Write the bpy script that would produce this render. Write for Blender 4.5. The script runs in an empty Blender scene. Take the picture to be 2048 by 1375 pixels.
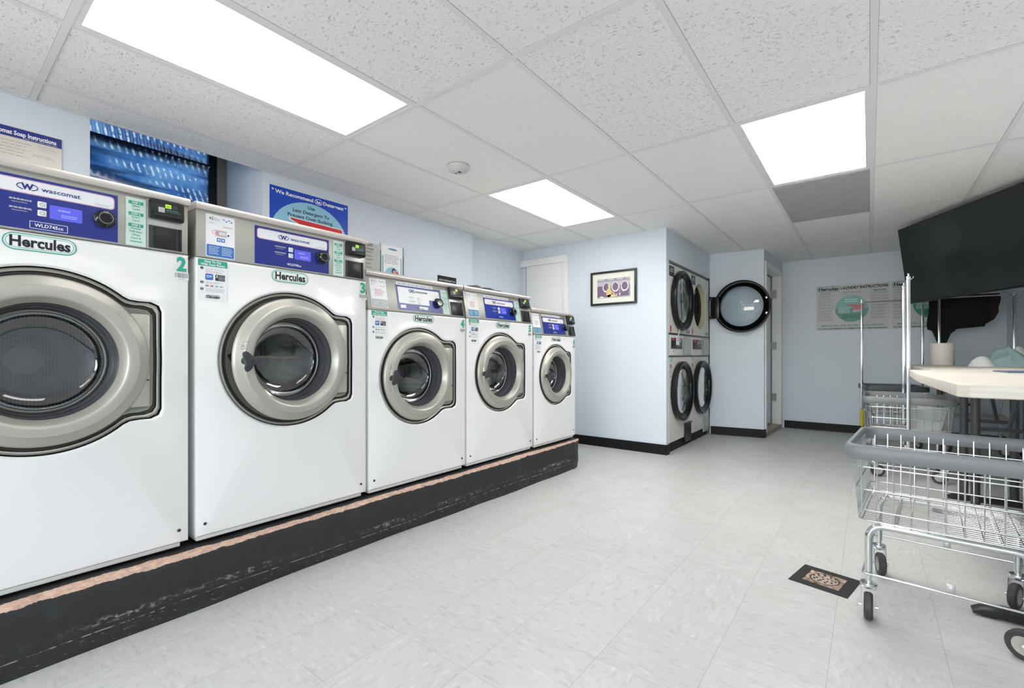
import bpy, bmesh, math, random
from mathutils import Vector, Matrix, noise
PI = math.pi
random.seed(7)
sc = bpy.context.scene
COL = sc.collection

# ---------------- camera, world, exposure, lights ----------------
CAMZ = 1.0
cam_d = bpy.data.cameras.new('camera'); cam = bpy.data.objects.new('camera', cam_d); COL.objects.link(cam)
cam.location = (0, 0, CAMZ); cam.rotation_euler = (PI/2, 0, 0.658)
cam_d.sensor_width = 36; cam_d.lens = 925/2048*36; cam_d.shift_y = 21/2048; cam_d.clip_start = .02
sc.camera = cam
sc.view_settings.view_transform = 'Standard'; sc.view_settings.look = 'None'
sc.view_settings.gamma = 1; sc.view_settings.use_curve_mapping = False
sc.view_settings.exposure = 0.04
LIGHT_E, LIGHT_E2, LIGHT_E3 = 4.2, 8.2, 20.0
w = bpy.data.worlds.new('world'); sc.world = w; w.use_nodes = True
nt = w.node_tree; nt.nodes.clear()
sky = nt.nodes.new('ShaderNodeTexSky'); bgn = nt.nodes.new('ShaderNodeBackground'); wo = nt.nodes.new('ShaderNodeOutputWorld')
try:
    sky.sky_type = 'NISHITA'; sky.sun_elevation = math.radians(35); sky.sun_rotation = math.radians(100); sky.sun_disc = False
except Exception: pass
bgn.inputs[1].default_value = 0.9
nt.links.new(sky.outputs[0], bgn.inputs[0]); nt.links.new(bgn.outputs[0], wo.inputs[0])

# fill light added behind the camera to lift the ceiling, through an added window
ld = bpy.data.lights.new('rear_fill', 'AREA'); ld.shape = 'RECTANGLE'; ld.size = 3.2; ld.size_y = 1.2; ld.energy = 108; ld.color = (1, .975, .945)
lo_ = bpy.data.objects.new('rear_fill', ld); COL.objects.link(lo_); lo_.location = (-1.0, -3.62, 1.45); lo_.rotation_euler = (PI/2+.32, 0, 0)

# ---------------- materials ----------------
def lin(c):
    if isinstance(c, str): c = [int(c[i:i+2], 16)/255 for i in (0, 2, 4)]
    return tuple((x/12.92 if x <= .04045 else ((x+.055)/1.055)**2.4) for x in c) + (1,)
MATS = {}
def mat(name, col, rough=.5, metal=0, spec=.5, noise_amt=0, nscale=8, bump=0, bscale=40, coat=0, emis=None, estr=0, alpha=1, trans=0, aniso=None):
    m = bpy.data.materials.new(name); m.use_nodes = True; MATS[name] = m
    t = m.node_tree; b = t.nodes['Principled BSDF']
    c = lin(col)
    b.inputs['Base Color'].default_value = c; b.inputs['Roughness'].default_value = rough
    b.inputs['Metallic'].default_value = metal; b.inputs['Specular IOR Level'].default_value = spec
    b.inputs['Coat Weight'].default_value = coat
    if trans: b.inputs['Transmission Weight'].default_value = trans
    if alpha < 1: b.inputs['Alpha'].default_value = alpha
    if emis: b.inputs['Emission Color'].default_value = lin(emis); b.inputs['Emission Strength'].default_value = estr
    tc = t.nodes.new('ShaderNodeTexCoord')
    n = t.nodes.new('ShaderNodeTexNoise'); n.inputs['Scale'].default_value = nscale; n.inputs['Detail'].default_value = 5
    mp = t.nodes.new('ShaderNodeMapping'); t.links.new(tc.outputs['Object'], mp.inputs[0]); t.links.new(mp.outputs[0], n.inputs[0])
    if aniso: mp.inputs['Scale'].default_value = aniso
    mx = t.nodes.new('ShaderNodeMix'); mx.data_type = 'RGBA'
    k = noise_amt
    mx.inputs[6].default_value = tuple(x*(1-k) for x in c[:3])+(1,); mx.inputs[7].default_value = tuple(min(1, x*(1+k)) for x in c[:3])+(1,)
    t.links.new(n.outputs[0], mx.inputs[0]); t.links.new(mx.outputs[2], b.inputs['Base Color'])
    if bump:
        n2 = t.nodes.new('ShaderNodeTexNoise'); n2.inputs['Scale'].default_value = bscale; n2.inputs['Detail'].default_value = 4
        t.links.new(mp.outputs[0], n2.inputs[0])
        bp = t.nodes.new('ShaderNodeBump'); bp.inputs['Strength'].default_value = bump; bp.inputs['Distance'].default_value = .01
        t.links.new(n2.outputs[0], bp.inputs['Height']); t.links.new(bp.outputs[0], b.inputs['Normal'])
    return m
class NT:
    """small helper for custom node materials"""
    def __init__(s, name):
        s.m = bpy.data.materials.new(name); s.m.use_nodes = True; MATS[name] = s.m; s.t = s.m.node_tree; s.b = s.t.nodes['Principled BSDF']
    def n(s, typ, **kw):
        x = s.t.nodes.new(typ)
        for k, v in kw.items():
            if k.startswith('i_'):
                key = k[2:]; key = int(key) if key.isdigit() else key.replace('_', ' ')
                x.inputs[key].default_value = v
            else: setattr(x, k, v)
        return x
    def l(s, a, b): s.t.links.new(a, b)
    def math(s, op, a, b=None, clamp=False):
        x = s.n('ShaderNodeMath', operation=op); x.use_clamp = clamp
        for i, v in enumerate((a, b)):
            if v is None: continue
            if isinstance(v, (int, float)): x.inputs[i].default_value = v
            else: s.l(v, x.inputs[i])
        return x.outputs[0]
    def ramp(s, fac, stops):
        r = s.n('ShaderNodeValToRGB'); e = r.color_ramp.elements
        while len(e) < len(stops): e.new(.5)
        for k, (p, c) in enumerate(stops): e[k].position = p; e[k].color = lin(c) if not isinstance(c, float) else (c, c, c, 1)
        s.l(fac, r.inputs[0]); return r.outputs[0]
    def mix(s, fac, a, b):
        x = s.n('ShaderNodeMix', data_type='RGBA')
        for i, v in ((0, fac), (6, a), (7, b)):
            if isinstance(v, (int, float)): x.inputs[i].default_value = v
            elif isinstance(v, (tuple, str)): x.inputs[i].default_value = lin(v) if isinstance(v, str) else v
            else: s.l(v, x.inputs[i])
        return x.outputs[2]

mat('wall_paint', 'd9e2eb', .55, noise_amt=.03, nscale=2.5, bump=.12, bscale=60)
mat('wall_plain', 'd9e2eb', .6, noise_amt=.02)
mat('white_trim', 'f0f0f0', .4, noise_amt=.02)
mat('baseboard', '121314', .5, spec=.25, noise_amt=.2, bump=.1)
mat('enamel', 'f1f1f1', .28, noise_amt=.012, nscale=3, coat=.2)
mat('enamel_edge', 'd9dad4', .35, noise_amt=.02)
mat('steel', 'b4b3ab', .42, metal=.55, noise_amt=.04, nscale=60, aniso=(1, 1, 30))
mat('steel_top', 'd3ccc6', .36, metal=.45, noise_amt=.04, nscale=20)
mat('door_silver', 'b9b7ae', .38, metal=.45, noise_amt=.03, nscale=120)
mat('recess_silver', '8d8e86', .45, metal=.45, noise_amt=.04, nscale=80)
mat('groove', '3c3d39', .5, metal=.2)
mat('rubber', '26282c', .45, noise_amt=.1)
mat('gasket_grey', '4b4d55', .4, noise_amt=.05)
mat('chrome', 'd8dadb', .16, metal=1, noise_amt=.02)
mat('wire_chrome', 'd2d3d3', .25, metal=.85, noise_amt=.03)
mat('galv', 'b4b4b2', .35, metal=.7, noise_amt=.05)
mat('black', '0c0d0e', .35, noise_amt=.1)
mat('black_gloss', '08090a', .12, noise_amt=.05, coat=.5)
mat('tv_screen', '262c2b', .16, noise_amt=.02)
mat('black_matte', '141415', .7, noise_amt=.15)
mat('door_black', '0d0e10', .28, noise_amt=.1)
mat('charcoal', '34363a', .45, noise_amt=.08)
mat('shadow_gap', '050505', .9)
mat('navy', '1d2d86', .3, noise_amt=.03)
mat('navy_bright', '12309c', .3, noise_amt=.03)
mat('pill_white', 'eeeff4', .35, noise_amt=.01)
mat('pink_edge', 'd9b3c3', .4)
mat('display', '5457c8', .25, emis='5860e0', estr=.35)
mat('display_text', '8d93f2', .3, emis='8d93f2', estr=.3)
mat('led_green', '9ad430', .3, emis='a6e034', estr=1.2)
mat('teal', '2fa78f', .4, noise_amt=.03)
mat('teal_light', '84cbb8', .4, noise_amt=.03)
mat('mint', 'd3e8e0', .4, noise_amt=.02)
mat('ink', '1b1d20', .5, noise_amt=.05)
mat('ink_grey', '8a8c90', .5)
mat('ink_light', 'b5b8bd', .5)
mat('paper', 'f2f3f5', .45, noise_amt=.01)
mat('paper_grey', 'b9bcb9', .5, noise_amt=.03)
mat('paper_cream', 'd9d4cc', .2, noise_amt=.04)
mat('sticker_blue', '3f74c4', .4, noise_amt=.03)
mat('sticker_blue2', '2b86b4', .4, noise_amt=.05)
mat('pink', 'd99aa6', .4)
mat('red', 'd3202c', .4, noise_amt=.03)
mat('red_dull', 'c4736f', .45, noise_amt=.03)
mat('poster_blue', '1248c0', .35, noise_amt=.03)
mat('poster_sky', '93cbe2', .35, noise_amt=.03)
mat('poster_paper', 'c6c8c6', .5, noise_amt=.02)
mat('poster_teal', '6fb3ad', .4, noise_amt=.03)
mat('poster_teal_dark', '2e8d80', .4, noise_amt=.03)
mat('cream_panel', 'd9d9d2', .4, noise_amt=.03, nscale=3)
mat('cream_side', 'cfc9a8', .5, noise_amt=.05)
mat('frame_black', '1f2322', .35, noise_amt=.1)
mat('mat_board', 'e9ebdf', .6, noise_amt=.02)
mat('yellow', 'cdbb2a', .45, noise_amt=.05)
mat('bumper', '7e8083', .42, noise_amt=.06, bump=.05)
mat('bumper_dark', '55585c', .45, noise_amt=.06)
mat('tire', '3a3a3c', .5, noise_amt=.08)
mat('hub', 'b7b5aa', .4, noise_amt=.05)
mat('table_leg', '4a4a4d', .4, metal=.2, noise_amt=.05)
mat('foot_black', '1b1c1e', .45, noise_amt=.1)
mat('cyl_white', 'e0dbd0', .5, noise_amt=.03)
mat('cloth_teal', '94b0ad', .9, noise_amt=.18, nscale=14, bump=.3, bscale=30)
mat('cloth_white', 'd4d4d2', .9, noise_amt=.06, bump=.3, bscale=30)
mat('cloth_black', '121415', .95, noise_amt=.35, nscale=9, bump=.3, bscale=22)
mat('cloth_maroon', '2a1c20', .95, noise_amt=.2)
mat('mag', '59647c', .4, noise_amt=.2, nscale=30)
mat('seam', 'a2a2a0', .8)
mat('grid_white', 'e8e8e8', .5, noise_amt=.02)
mat('vent_grey', 'aeaeae', .6, noise_amt=.03)
mat('detector', 'cfcfcd', .5)
mat('threshold', 'a59c8c', .6, noise_amt=.15)
mat('hinge', 'a9a9a7', .35, metal=.7)
mat('purple', '7a6882', .5, noise_amt=.25, nscale=60)
mat('lilac', 'c3bac9', .5, noise_amt=.12, nscale=60)
mat('gold', 'e2c98a', .5, noise_amt=.15, nscale=60)
mat('rust_pale', 'a8988b', .6, noise_amt=.35, nscale=50)
mat('dark_blue', '22344e', .5, noise_amt=.2)
mat('beige', '8c8270', .7, noise_amt=.2)
mat('frame_tan', '8a8a80', .5, noise_amt=.1)
m = mat('glass_door', 'ffffff', .03); b = m.node_tree.nodes['Principled BSDF']
def glassify(name, tint, gloss, rough=.02, f0=.05):
    q = NT(name); q.t.nodes.remove(q.b)
    tr = q.n('ShaderNodeBsdfTransparent'); tr.inputs[0].default_value = lin(tint)
    gl = q.n('ShaderNodeBsdfGlossy'); gl.inputs['Roughness'].default_value = rough
    lw = q.n('ShaderNodeLayerWeight', i_Blend=.25)
    f = q.math('MULTIPLY', lw.outputs['Fresnel'], gloss, True); f = q.math('ADD', f, f0, True)
    mx = q.n('ShaderNodeMixShader'); q.l(f, mx.inputs[0]); q.l(tr.outputs[0], mx.inputs[1]); q.l(gl.outputs[0], mx.inputs[2])
    q.l(mx.outputs[0], q.t.nodes['Material Output'].inputs[0]); return q.m
glassify('glass_smoke', 'b4b8bb', 1.3, .03, .12)
glassify('glass_clear', 'dfe6e8', .8)
# light diffuser: gives off light
for nm_, e_ in (('lamp', LIGHT_E), ('lamp_left', LIGHT_E2), ('lamp_right', LIGHT_E3)):
    q = NT(nm_); q.b.inputs['Base Color'].default_value = (.9, .9, .9, 1)
    q.b.inputs['Emission Color'].default_value = (1, .975, .94, 1); q.b.inputs['Emission Strength'].default_value = e_

# floor: 12 inch vinyl composition tile with streaks that turn tile by tile
q = NT('floor_tile'); tc = q.n('ShaderNodeTexCoord'); sp = q.n('ShaderNodeSeparateXYZ'); q.l(tc.outputs['Object'], sp.inputs[0])
TS = .3048
u = q.math('DIVIDE', q.math('SUBTRACT', sp.outputs[0], -.104), TS); v = q.math('DIVIDE', q.math('SUBTRACT', sp.outputs[1], .766), TS)
fu = q.math('FRACT', q.math('ADD', u, 100.0)); fv = q.math('FRACT', q.math('ADD', v, 100.0))
cu = q.math('FLOOR', q.math('ADD', u, 100.0)); cv = q.math('FLOOR', q.math('ADD', v, 100.0))
def edge(f): return q.math('MINIMUM', f, q.math('SUBTRACT', 1.0, f))
cmb = q.n('ShaderNodeCombineXYZ'); q.l(cu, cmb.inputs[0]); q.l(cv, cmb.inputs[1])
wn = q.n('ShaderNodeTexWhiteNoise', noise_dimensions='2D'); q.l(cmb.outputs[0], wn.inputs[0])
par = q.math('GREATER_THAN', wn.outputs[0], .62)
def streak(sx, sy, scale, det=3):
    mp = q.n('ShaderNodeMapping'); mp.inputs['Scale'].default_value = (sx, sy, 1); q.l(tc.outputs['Object'], mp.inputs[0])
    off = q.n('ShaderNodeVectorMath', operation='ADD'); q.l(mp.outputs[0], off.inputs[0])
    sc3 = q.n('ShaderNodeVectorMath', operation='SCALE'); sc3.inputs[3].default_value = 9.0; q.l(wn.outputs[1], sc3.inputs[0]); q.l(sc3.outputs[0], off.inputs[1])
    nn = q.n('ShaderNodeTexNoise', i_Scale=scale, i_Detail=float(det), i_Roughness=.6); q.l(off.outputs[0], nn.inputs[0]); return nn.outputs[0]
s1 = streak(1, 3.2, 22); s2 = streak(3.2, 1, 22)
mixs = q.n('ShaderNodeMix', data_type='FLOAT'); q.l(par, mixs.inputs[0]); q.l(s1, mixs.inputs[2]); q.l(s2, mixs.inputs[3])
base = q.ramp(mixs.outputs[0], [(.26, 'aeafac'), (.42, 'c0c1bf'), (.6, 'c4c5c3'), (.76, 'd2d3d1')])
s3 = streak(1, 1, 5, 5); base = q.mix(q.math('MULTIPLY', q.ramp(s3, [(.5, 0.0), (.72, 1.0)]), .3), base, 'b4b8b2')
# per tile value
pv = q.math('MULTIPLY', q.math('SUBTRACT', wn.outputs[0], .5), .035); hs = q.n('ShaderNodeHueSaturation'); q.l(q.math('ADD', 1.0, pv), hs.inputs['Value']); q.l(base, hs.inputs['Color'])
ed = q.math('MINIMUM', edge(fu), edge(fv))
gap = q.math('LESS_THAN', ed, .0038)
gx = q.math('LESS_THAN', edge(fu), .0038)
gapn = q.n('ShaderNodeTexNoise', i_Scale=6.0); q.l(tc.outputs['Object'], gapn.inputs[0])
gs = q.math('MULTIPLY', gap, q.ramp(gapn.outputs[0], [(.35, .05), (.7, .45)]))
gs = q.math('MAXIMUM', gs, q.math('MULTIPLY', gx, .38))
colr = q.mix(gs, hs.outputs[0], '6c6e6c')
# scuffs near the curb and stains
q.l(colr, q.b.inputs['Base Color']); q.b.inputs['Roughness'].default_value = .36
rg = q.ramp(s3, [(.3, .30), (.7, .46)]); q.l(rg, q.b.inputs['Roughness'])
bp_ = q.n('ShaderNodeBump', i_Strength=.08, i_Distance=.004); q.l(mixs.outputs[0], bp_.inputs['Height']); q.l(bp_.outputs[0], q.b.inputs['Normal'])

# ceiling tile: mineral fibre with fissures (coarse) or fine pinholes, chosen per 2x4 cell
CX0, CA, CY0, CB = -2.427, .6105, 1.56, 1.2
def ceil_mat(name, coarse):
    q = NT(name); tc = q.n('ShaderNodeTexCoord')
    n0 = q.n('ShaderNodeTexNoise', i_Scale=62.0 if coarse else 95.0, i_Detail=3.0, i_Roughness=.55, i_Distortion=.5)
    mp = q.n('ShaderNodeMapping'); mp.inputs['Scale'].default_value = (1, 2.0, 1); q.l(tc.outputs['Object'], mp.inputs[0]); q.l(mp.outputs[0], n0.inputs[0])
    d = q.ramp(n0.outputs[0], [(.31, 1.0), (.39, 0.0)] if coarse else [(.33, 1.0), (.40, 0.0)])
    vo = q.n('ShaderNodeTexVoronoi', i_Scale=170.0); q.l(tc.outputs['Object'], vo.inputs[0])
    d2 = q.ramp(vo.outputs['Distance'], [(.12, .7), (.25, 0.0)])
    dd = q.math('MAXIMUM', d, d2)
    c = q.mix(q.math('MULTIPLY', dd, .55 if coarse else .33), 'f5f5f4', '949492')
    q.l(c, q.b.inputs['Base Color']); q.b.inputs['Roughness'].default_value = .9; q.b.inputs['Specular IOR Level'].default_value = .1
    b = q.n('ShaderNodeBump', i_Strength=.6 if coarse else .3, i_Distance=.004); b.invert = True; q.l(dd, b.inputs['Height']); q.l(b.outputs[0], q.b.inputs['Normal'])
ceil_mat('ceil_coarse', True); ceil_mat('ceil_fine', False)
mat('ceil_new', 'f5f5f4', .9, spec=.1, noise_amt=.02, bump=.15, bscale=120)

# curb: black masonry paint, worn to pinkish concrete along the top edge, scuffs lower down
q = NT('curb_paint'); tc = q.n('ShaderNodeTexCoord'); sp = q.n('ShaderNodeSeparateXYZ'); q.l(tc.outputs['Object'], sp.inputs[0])
n1 = q.n('ShaderNodeTexNoise', i_Scale=14.0, i_Detail=6.0, i_Roughness=.7); q.l(tc.outputs['Object'], n1.inputs[0])
n2 = q.n('ShaderNodeTexNoise', i_Scale=60.0, i_Detail=4.0, i_Roughness=.7)
mp = q.n('ShaderNodeMapping'); mp.inputs['Scale'].default_value = (1, .6, 1.3); q.l(tc.outputs['Object'], mp.inputs[0]); q.l(mp.outputs[0], n2.inputs[0])
z = sp.outputs[2]
top = q.math('GREATER_THAN', q.math('ADD', z, q.math('MULTIPLY', q.math('SUBTRACT', n1.outputs[0], .5), .026)), .2175)
topx = q.math('GREATER_THAN', q.math('ADD', sp.outputs[0], q.math('MULTIPLY', q.math('SUBTRACT', n1.outputs[0], .5), .05)), -2.112)
top = q.math('MULTIPLY', top, topx)
pinkc = q.ramp(n2.outputs[0], [(.25, 'a08478'), (.5, 'c9a794'), (.75, 'ddc9b4')])
n4 = q.n('ShaderNodeTexNoise', i_Scale=2.2, i_Detail=3.0); q.l(tc.outputs['Object'], n4.inputs[0])
wig = q.math('MULTIPLY', q.math('SUBTRACT', n4.outputs[0], .5), .05)
band = q.math('SUBTRACT', 1.0, q.math('DIVIDE', q.math('ABSOLUTE', q.math('SUBTRACT', q.math('ADD', z, wig), .085)), .016), True)
band = q.math('MAXIMUM', band, 0.0)
n3 = q.n('ShaderNodeTexNoise', i_Scale=1.6, i_Detail=2.0); q.l(tc.outputs['Object'], n3.inputs[0])
chips = q.math('MULTIPLY', band, q.math('MULTIPLY', q.ramp(n2.outputs[0], [(.50, 0.0), (.60, 1.0)]), q.ramp(n3.outputs[0], [(.46, .05), (.6, 1.0)])))
line = q.math('LESS_THAN', q.math('ABSOLUTE', q.math('SUBTRACT', q.math('ADD', z, q.math('MULTIPLY', wig, .5)), .055)), .0016)
line = q.math('MULTIPLY', line, q.ramp(n2.outputs[0], [(.45, 0.0), (.55, .6)]))
low = q.math('MULTIPLY', q.math('LESS_THAN', z, .045), q.math('MULTIPLY', q.ramp(n2.outputs[0], [(.6, 0.0), (.7, 1.0)]), .3))
wear = q.math('MAXIMUM', q.math('MAXIMUM', chips, line), low)
blk = q.ramp(n1.outputs[0], [(.3, '1d1e20'), (.6, '27292a'), (.8, '343634')])
c = q.mix(wear, blk, 'cbc9ba'); c = q.mix(top, c, pinkc)
q.l(c, q.b.inputs['Base Color']); q.b.inputs['Roughness'].default_value = .5
bb = q.n('ShaderNodeBump', i_Strength=.5, i_Distance=.01); q.l(n1.outputs[0], bb.inputs['Height']); q.l(bb.outputs[0], q.b.inputs['Normal'])

# laminate table top with faint long grain
q = NT('laminate'); tc = q.n('ShaderNodeTexCoord'); mp = q.n('ShaderNodeMapping'); mp.inputs['Scale'].default_value = (1.5, 14, 30); q.l(tc.outputs['Object'], mp.inputs[0])
n1 = q.n('ShaderNodeTexNoise', i_Scale=3.0, i_Detail=4.0); q.l(mp.outputs[0], n1.inputs[0])
q.l(q.ramp(n1.outputs[0], [(.3, 'cfc8bb'), (.7, 'e3ddd2')]), q.b.inputs['Base Color']); q.b.inputs['Roughness'].default_value = .4

# washer drum: dark stainless with perforations
q = NT('drum'); tc = q.n('ShaderNodeTexCoord')
vo = q.n('ShaderNodeTexVoronoi', i_Scale=95.0, i_Randomness=.0); q.l(tc.outputs['Object'], vo.inputs[0])
q.l(q.ramp(vo.outputs['Distance'], [(.30, '0b0b0c'), (.42, '75787b')]), q.b.inputs['Base Color']); q.b.inputs['Metallic'].default_value = .75; q.b.inputs['Roughness'].default_value = .32
# dryer drum mesh
q = NT('dryer_drum'); tc = q.n('ShaderNodeTexCoord')
vo = q.n('ShaderNodeTexVoronoi', i_Scale=70.0, i_Randomness=.0); q.l(tc.outputs['Object'], vo.inputs[0])
q.l(q.ramp(vo.outputs['Distance'], [(.30, '101012'), (.42, '4b4748')]), q.b.inputs['Base Color']); q.b.inputs['Metallic'].default_value = .3; q.b.inputs['Roughness'].default_value = .5

# corrugated blue translucent window sheet
q = NT('window_sheet'); q.t.nodes.remove(q.b)
tc = q.n('ShaderNodeTexCoord'); n1 = q.n('ShaderNodeTexNoise', i_Scale=4.0, i_Detail=4.0); q.l(tc.outputs['Object'], n1.inputs[0])
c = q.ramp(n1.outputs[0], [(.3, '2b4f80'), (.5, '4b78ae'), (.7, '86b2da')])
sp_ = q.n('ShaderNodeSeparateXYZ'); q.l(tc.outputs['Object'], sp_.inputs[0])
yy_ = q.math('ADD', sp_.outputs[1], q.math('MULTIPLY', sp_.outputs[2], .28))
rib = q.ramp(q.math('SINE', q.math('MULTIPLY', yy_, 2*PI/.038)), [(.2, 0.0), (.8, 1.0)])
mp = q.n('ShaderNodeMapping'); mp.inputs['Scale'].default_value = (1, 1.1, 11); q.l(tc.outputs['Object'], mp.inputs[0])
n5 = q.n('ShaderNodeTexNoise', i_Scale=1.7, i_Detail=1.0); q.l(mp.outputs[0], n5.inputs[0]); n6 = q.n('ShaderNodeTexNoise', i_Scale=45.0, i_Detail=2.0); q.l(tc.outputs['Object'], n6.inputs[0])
glint = q.math('MULTIPLY', q.math('MULTIPLY', q.ramp(n5.outputs[0], [(.52, 0.0), (.62, 1.0)]), q.ramp(n6.outputs[0], [(.4, .1), (.55, 1.0)])), rib)
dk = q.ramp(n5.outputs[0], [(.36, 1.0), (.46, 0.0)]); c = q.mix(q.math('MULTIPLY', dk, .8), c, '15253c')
c = q.mix(glint, c, 'fffff4')  # white glints of light along the ribs, painted into the sheet colour
tl = q.n('ShaderNodeBsdfTranslucent'); q.l(c, tl.inputs[0]); df = q.n('ShaderNodeBsdfDiffuse'); df.inputs[0].default_value = lin('3c6aa4')
gl = q.n('ShaderNodeBsdfGlossy'); gl.inputs['Roughness'].default_value = .12
m1 = q.n('ShaderNodeMixShader', i_0=.35); q.l(tl.outputs[0], m1.inputs[1]); q.l(df.outputs[0], m1.inputs[2])
m2 = q.n('ShaderNodeMixShader', i_0=.22); q.l(m1.outputs[0], m2.inputs[1]); q.l(gl.outputs[0], m2.inputs[2])
q.l(m2.outputs[0], q.t.nodes['Material Output'].inputs[0])

# ---------------- mesh builder ----------------
TEXT = {}
def text_mesh(s, bold=0, shear=0, spacing=1):
    k = (s, bold, shear, spacing)
    if k in TEXT: return TEXT[k]
    c = bpy.data.curves.new('lettering_curve', 'FONT'); c.body = s; c.offset = bold; c.shear = shear; c.resolution_u = 2; c.space_character = spacing
    o = bpy.data.objects.new('lettering_tmp', c); m = o.to_mesh()
    V = [tuple(v.co) for v in m.vertices]; F = [tuple(p.vertices) for p in m.polygons]
    o.to_mesh_clear(); bpy.data.objects.remove(o); bpy.data.curves.remove(c)
    xs = [v[0] for v in V] or [0, 1]
    TEXT[k] = (V, F, min(xs), max(xs)); return TEXT[k]

class MB:
    def __init__(s, M=None): s.v = []; s.f = []; s.fm = []; s.mats = []; s.M = M or Matrix()
    def mi(s, m):
        if m not in s.mats: s.mats.append(m)
        return s.mats.index(m)
    def add(s, V, F, m):
        b = len(s.v); s.v += [tuple(s.M @ Vector(p)) for p in V]
        if isinstance(m, str): k = s.mi(m); ms = [k]*len(F)
        else: ms = [s.mi(x) for x in m]
        s.f += [tuple(b+i for i in f) for f in F]; s.fm += ms
    def box(s, x0, y0, z0, x1, y1, z1, m, bev=0, seg=2):
        if x0 > x1: x0, x1 = x1, x0
        if y0 > y1: y0, y1 = y1, y0
        if z0 > z1: z0, z1 = z1, z0
        V = [(x, y, z) for x in (x0, x1) for y in (y0, y1) for z in (z0, z1)]
        F = [(0, 1, 3, 2), (4, 6, 7, 5), (0, 4, 5, 1), (2, 3, 7, 6), (0, 2, 6, 4), (1, 5, 7, 3)]
        if bev:
            bm = bmesh.new(); vs = [bm.verts.new(p) for p in V]
            for f in F: bm.faces.new([vs[i] for i in f])
            bmesh.ops.bevel(bm, geom=bm.edges[:], offset=min(bev, .49*min(x1-x0, y1-y0, z1-z0)), segments=seg, affect='EDGES', profile=.5)
            bm.verts.index_update(); V = [tuple(v.co) for v in bm.verts]; F = [tuple(v.index for v in f.verts) for f in bm.faces]; bm.free()
        s.add(V, F, m)
    def poly_prism(s, pts, z0, z1, m):   # footprint in xy
        n = len(pts); V = [(x, y, z0) for x, y in pts]+[(x, y, z1) for x, y in pts]
        F = [tuple(range(n))[::-1], tuple(range(n, 2*n))]+[(i, (i+1) % n, n+(i+1) % n, n+i) for i in range(n)]
        s.add(V, F, m)
    def prism_x(s, pts, x0, x1, m):      # profile in yz, extruded along x
        n = len(pts); V = [(x0, y, z) for y, z in pts]+[(x1, y, z) for y, z in pts]
        s.add(V, [tuple(range(n)), tuple(range(n, 2*n))[::-1]]+[(i, n+i, n+(i+1) % n, (i+1) % n) for i in range(n)], m)
    def prism_y(s, pts, y0, y1, m):      # outline in xz, extruded along y
        n = len(pts); V = [(x, y0, z) for x, z in pts]+[(x, y1, z) for x, z in pts]
        s.add(V, [tuple(range(n)), tuple(range(n, 2*n))[::-1]]+[(i, n+i, n+(i+1) % n, (i+1) % n) for i in range(n)], m)
    def face(s, pts, m): s.add(pts, [tuple(range(len(pts)))], m)
    def rect(s, x0, z0, x1, z1, y, m): s.face([(x0, y, z0), (x1, y, z0), (x1, y, z1), (x0, y, z1)], m)
    def rrect(s, x0, z0, x1, z1, y, r, m, seg=5):
        P = []
        for cx, cz, a in ((x1-r, z0+r, -PI/2), (x1-r, z1-r, 0), (x0+r, z1-r, PI/2), (x0+r, z0+r, PI)):
            for k in range(seg+1): t = a+PI/2*k/seg; P.append((cx+r*math.cos(t), y, cz+r*math.sin(t)))
        s.face(P, m)
    def ell(s, cx, cz, rx, rz, y, m, n=32, a0=0, a1=2*PI):
        s.face([(cx+rx*math.cos(a0+(a1-a0)*k/n), y, cz+rz*math.sin(a0+(a1-a0)*k/n)) for k in range(n if a1-a0 > 6.2 else n+1)], m)
    def loft(s, rings, mats, closed=True, cap0=None, cap1=None):
        n = len(rings[0]); V = [p for r in rings for p in r]; F = []; M = []
        for k in range(len(rings)-1):
            for i in range(n if closed else n-1):
                j = (i+1) % n; F.append((k*n+i, k*n+j, (k+1)*n+j, (k+1)*n+i)); M.append(mats if isinstance(mats, str) else mats[k])
        if cap0: F.append(tuple(range(n))[::-1]); M.append(cap0)
        if cap1: F.append(tuple(range((len(rings)-1)*n, len(rings)*n))); M.append(cap1)
        s.add(V, F, M)
    def lathe_y(s, cx, cz, prof, mats, n=48, cap0=None, cap1=None):   # prof list of (r, y), around the y axis
        s.loft([[(cx+r*math.cos(2*PI*k/n), y, cz+r*math.sin(2*PI*k/n)) for k in range(n)] for r, y in prof], mats, True, cap0, cap1)
    def lathe_z(s, cx, cy, prof, mats, n=32, cap0=None, cap1=None):
        s.loft([[(cx+r*math.cos(2*PI*k/n), cy+r*math.sin(2*PI*k/n), z) for k in range(n)] for r, z in prof], mats, True, cap0, cap1)
    def tube(s, pts, r, m, n=8, closed=False, ry=None):
        pts = [Vector(p) for p in pts]; N = len(pts); rings = []; up = None
        for i in range(N):
            a = pts[i-1] if (i or closed) else pts[0]; b = pts[(i+1) % N] if (i < N-1 or closed) else pts[-1]
            d = (b-a).normalized() if (b-a).length > 1e-9 else Vector((0, 0, 1))
            if up is None:
                up = Vector((0, 0, 1)) if abs(d.z) < .9 else Vector((1, 0, 0))
            sd = d.cross(up).normalized(); up = sd.cross(d).normalized()
            rings.append([tuple(pts[i]+sd*(r*math.cos(2*PI*k/n))+up*((ry or r)*math.sin(2*PI*k/n))) for k in range(n)])
        if closed: rings.append(rings[0]); s.loft(rings, m)
        else: s.loft(rings, m, True, m, m)
    def text(s, txt, x, z, h, y, m, align='c', width=None, bold=0, shear=0):
        V, F, a, b = text_mesh(txt, bold, shear); sx = h/.72
        if width: sx = width/max(b-a, 1e-6)
        sz = h/.72; wd = (b-a)*sx
        ox = x-a*sx if align == 'l' else (x-a*sx-wd/2 if align == 'c' else x-a*sx-wd)
        s.add([(ox+p[0]*sx, y, z+p[1]*sz) for p in V], F, m)
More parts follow.
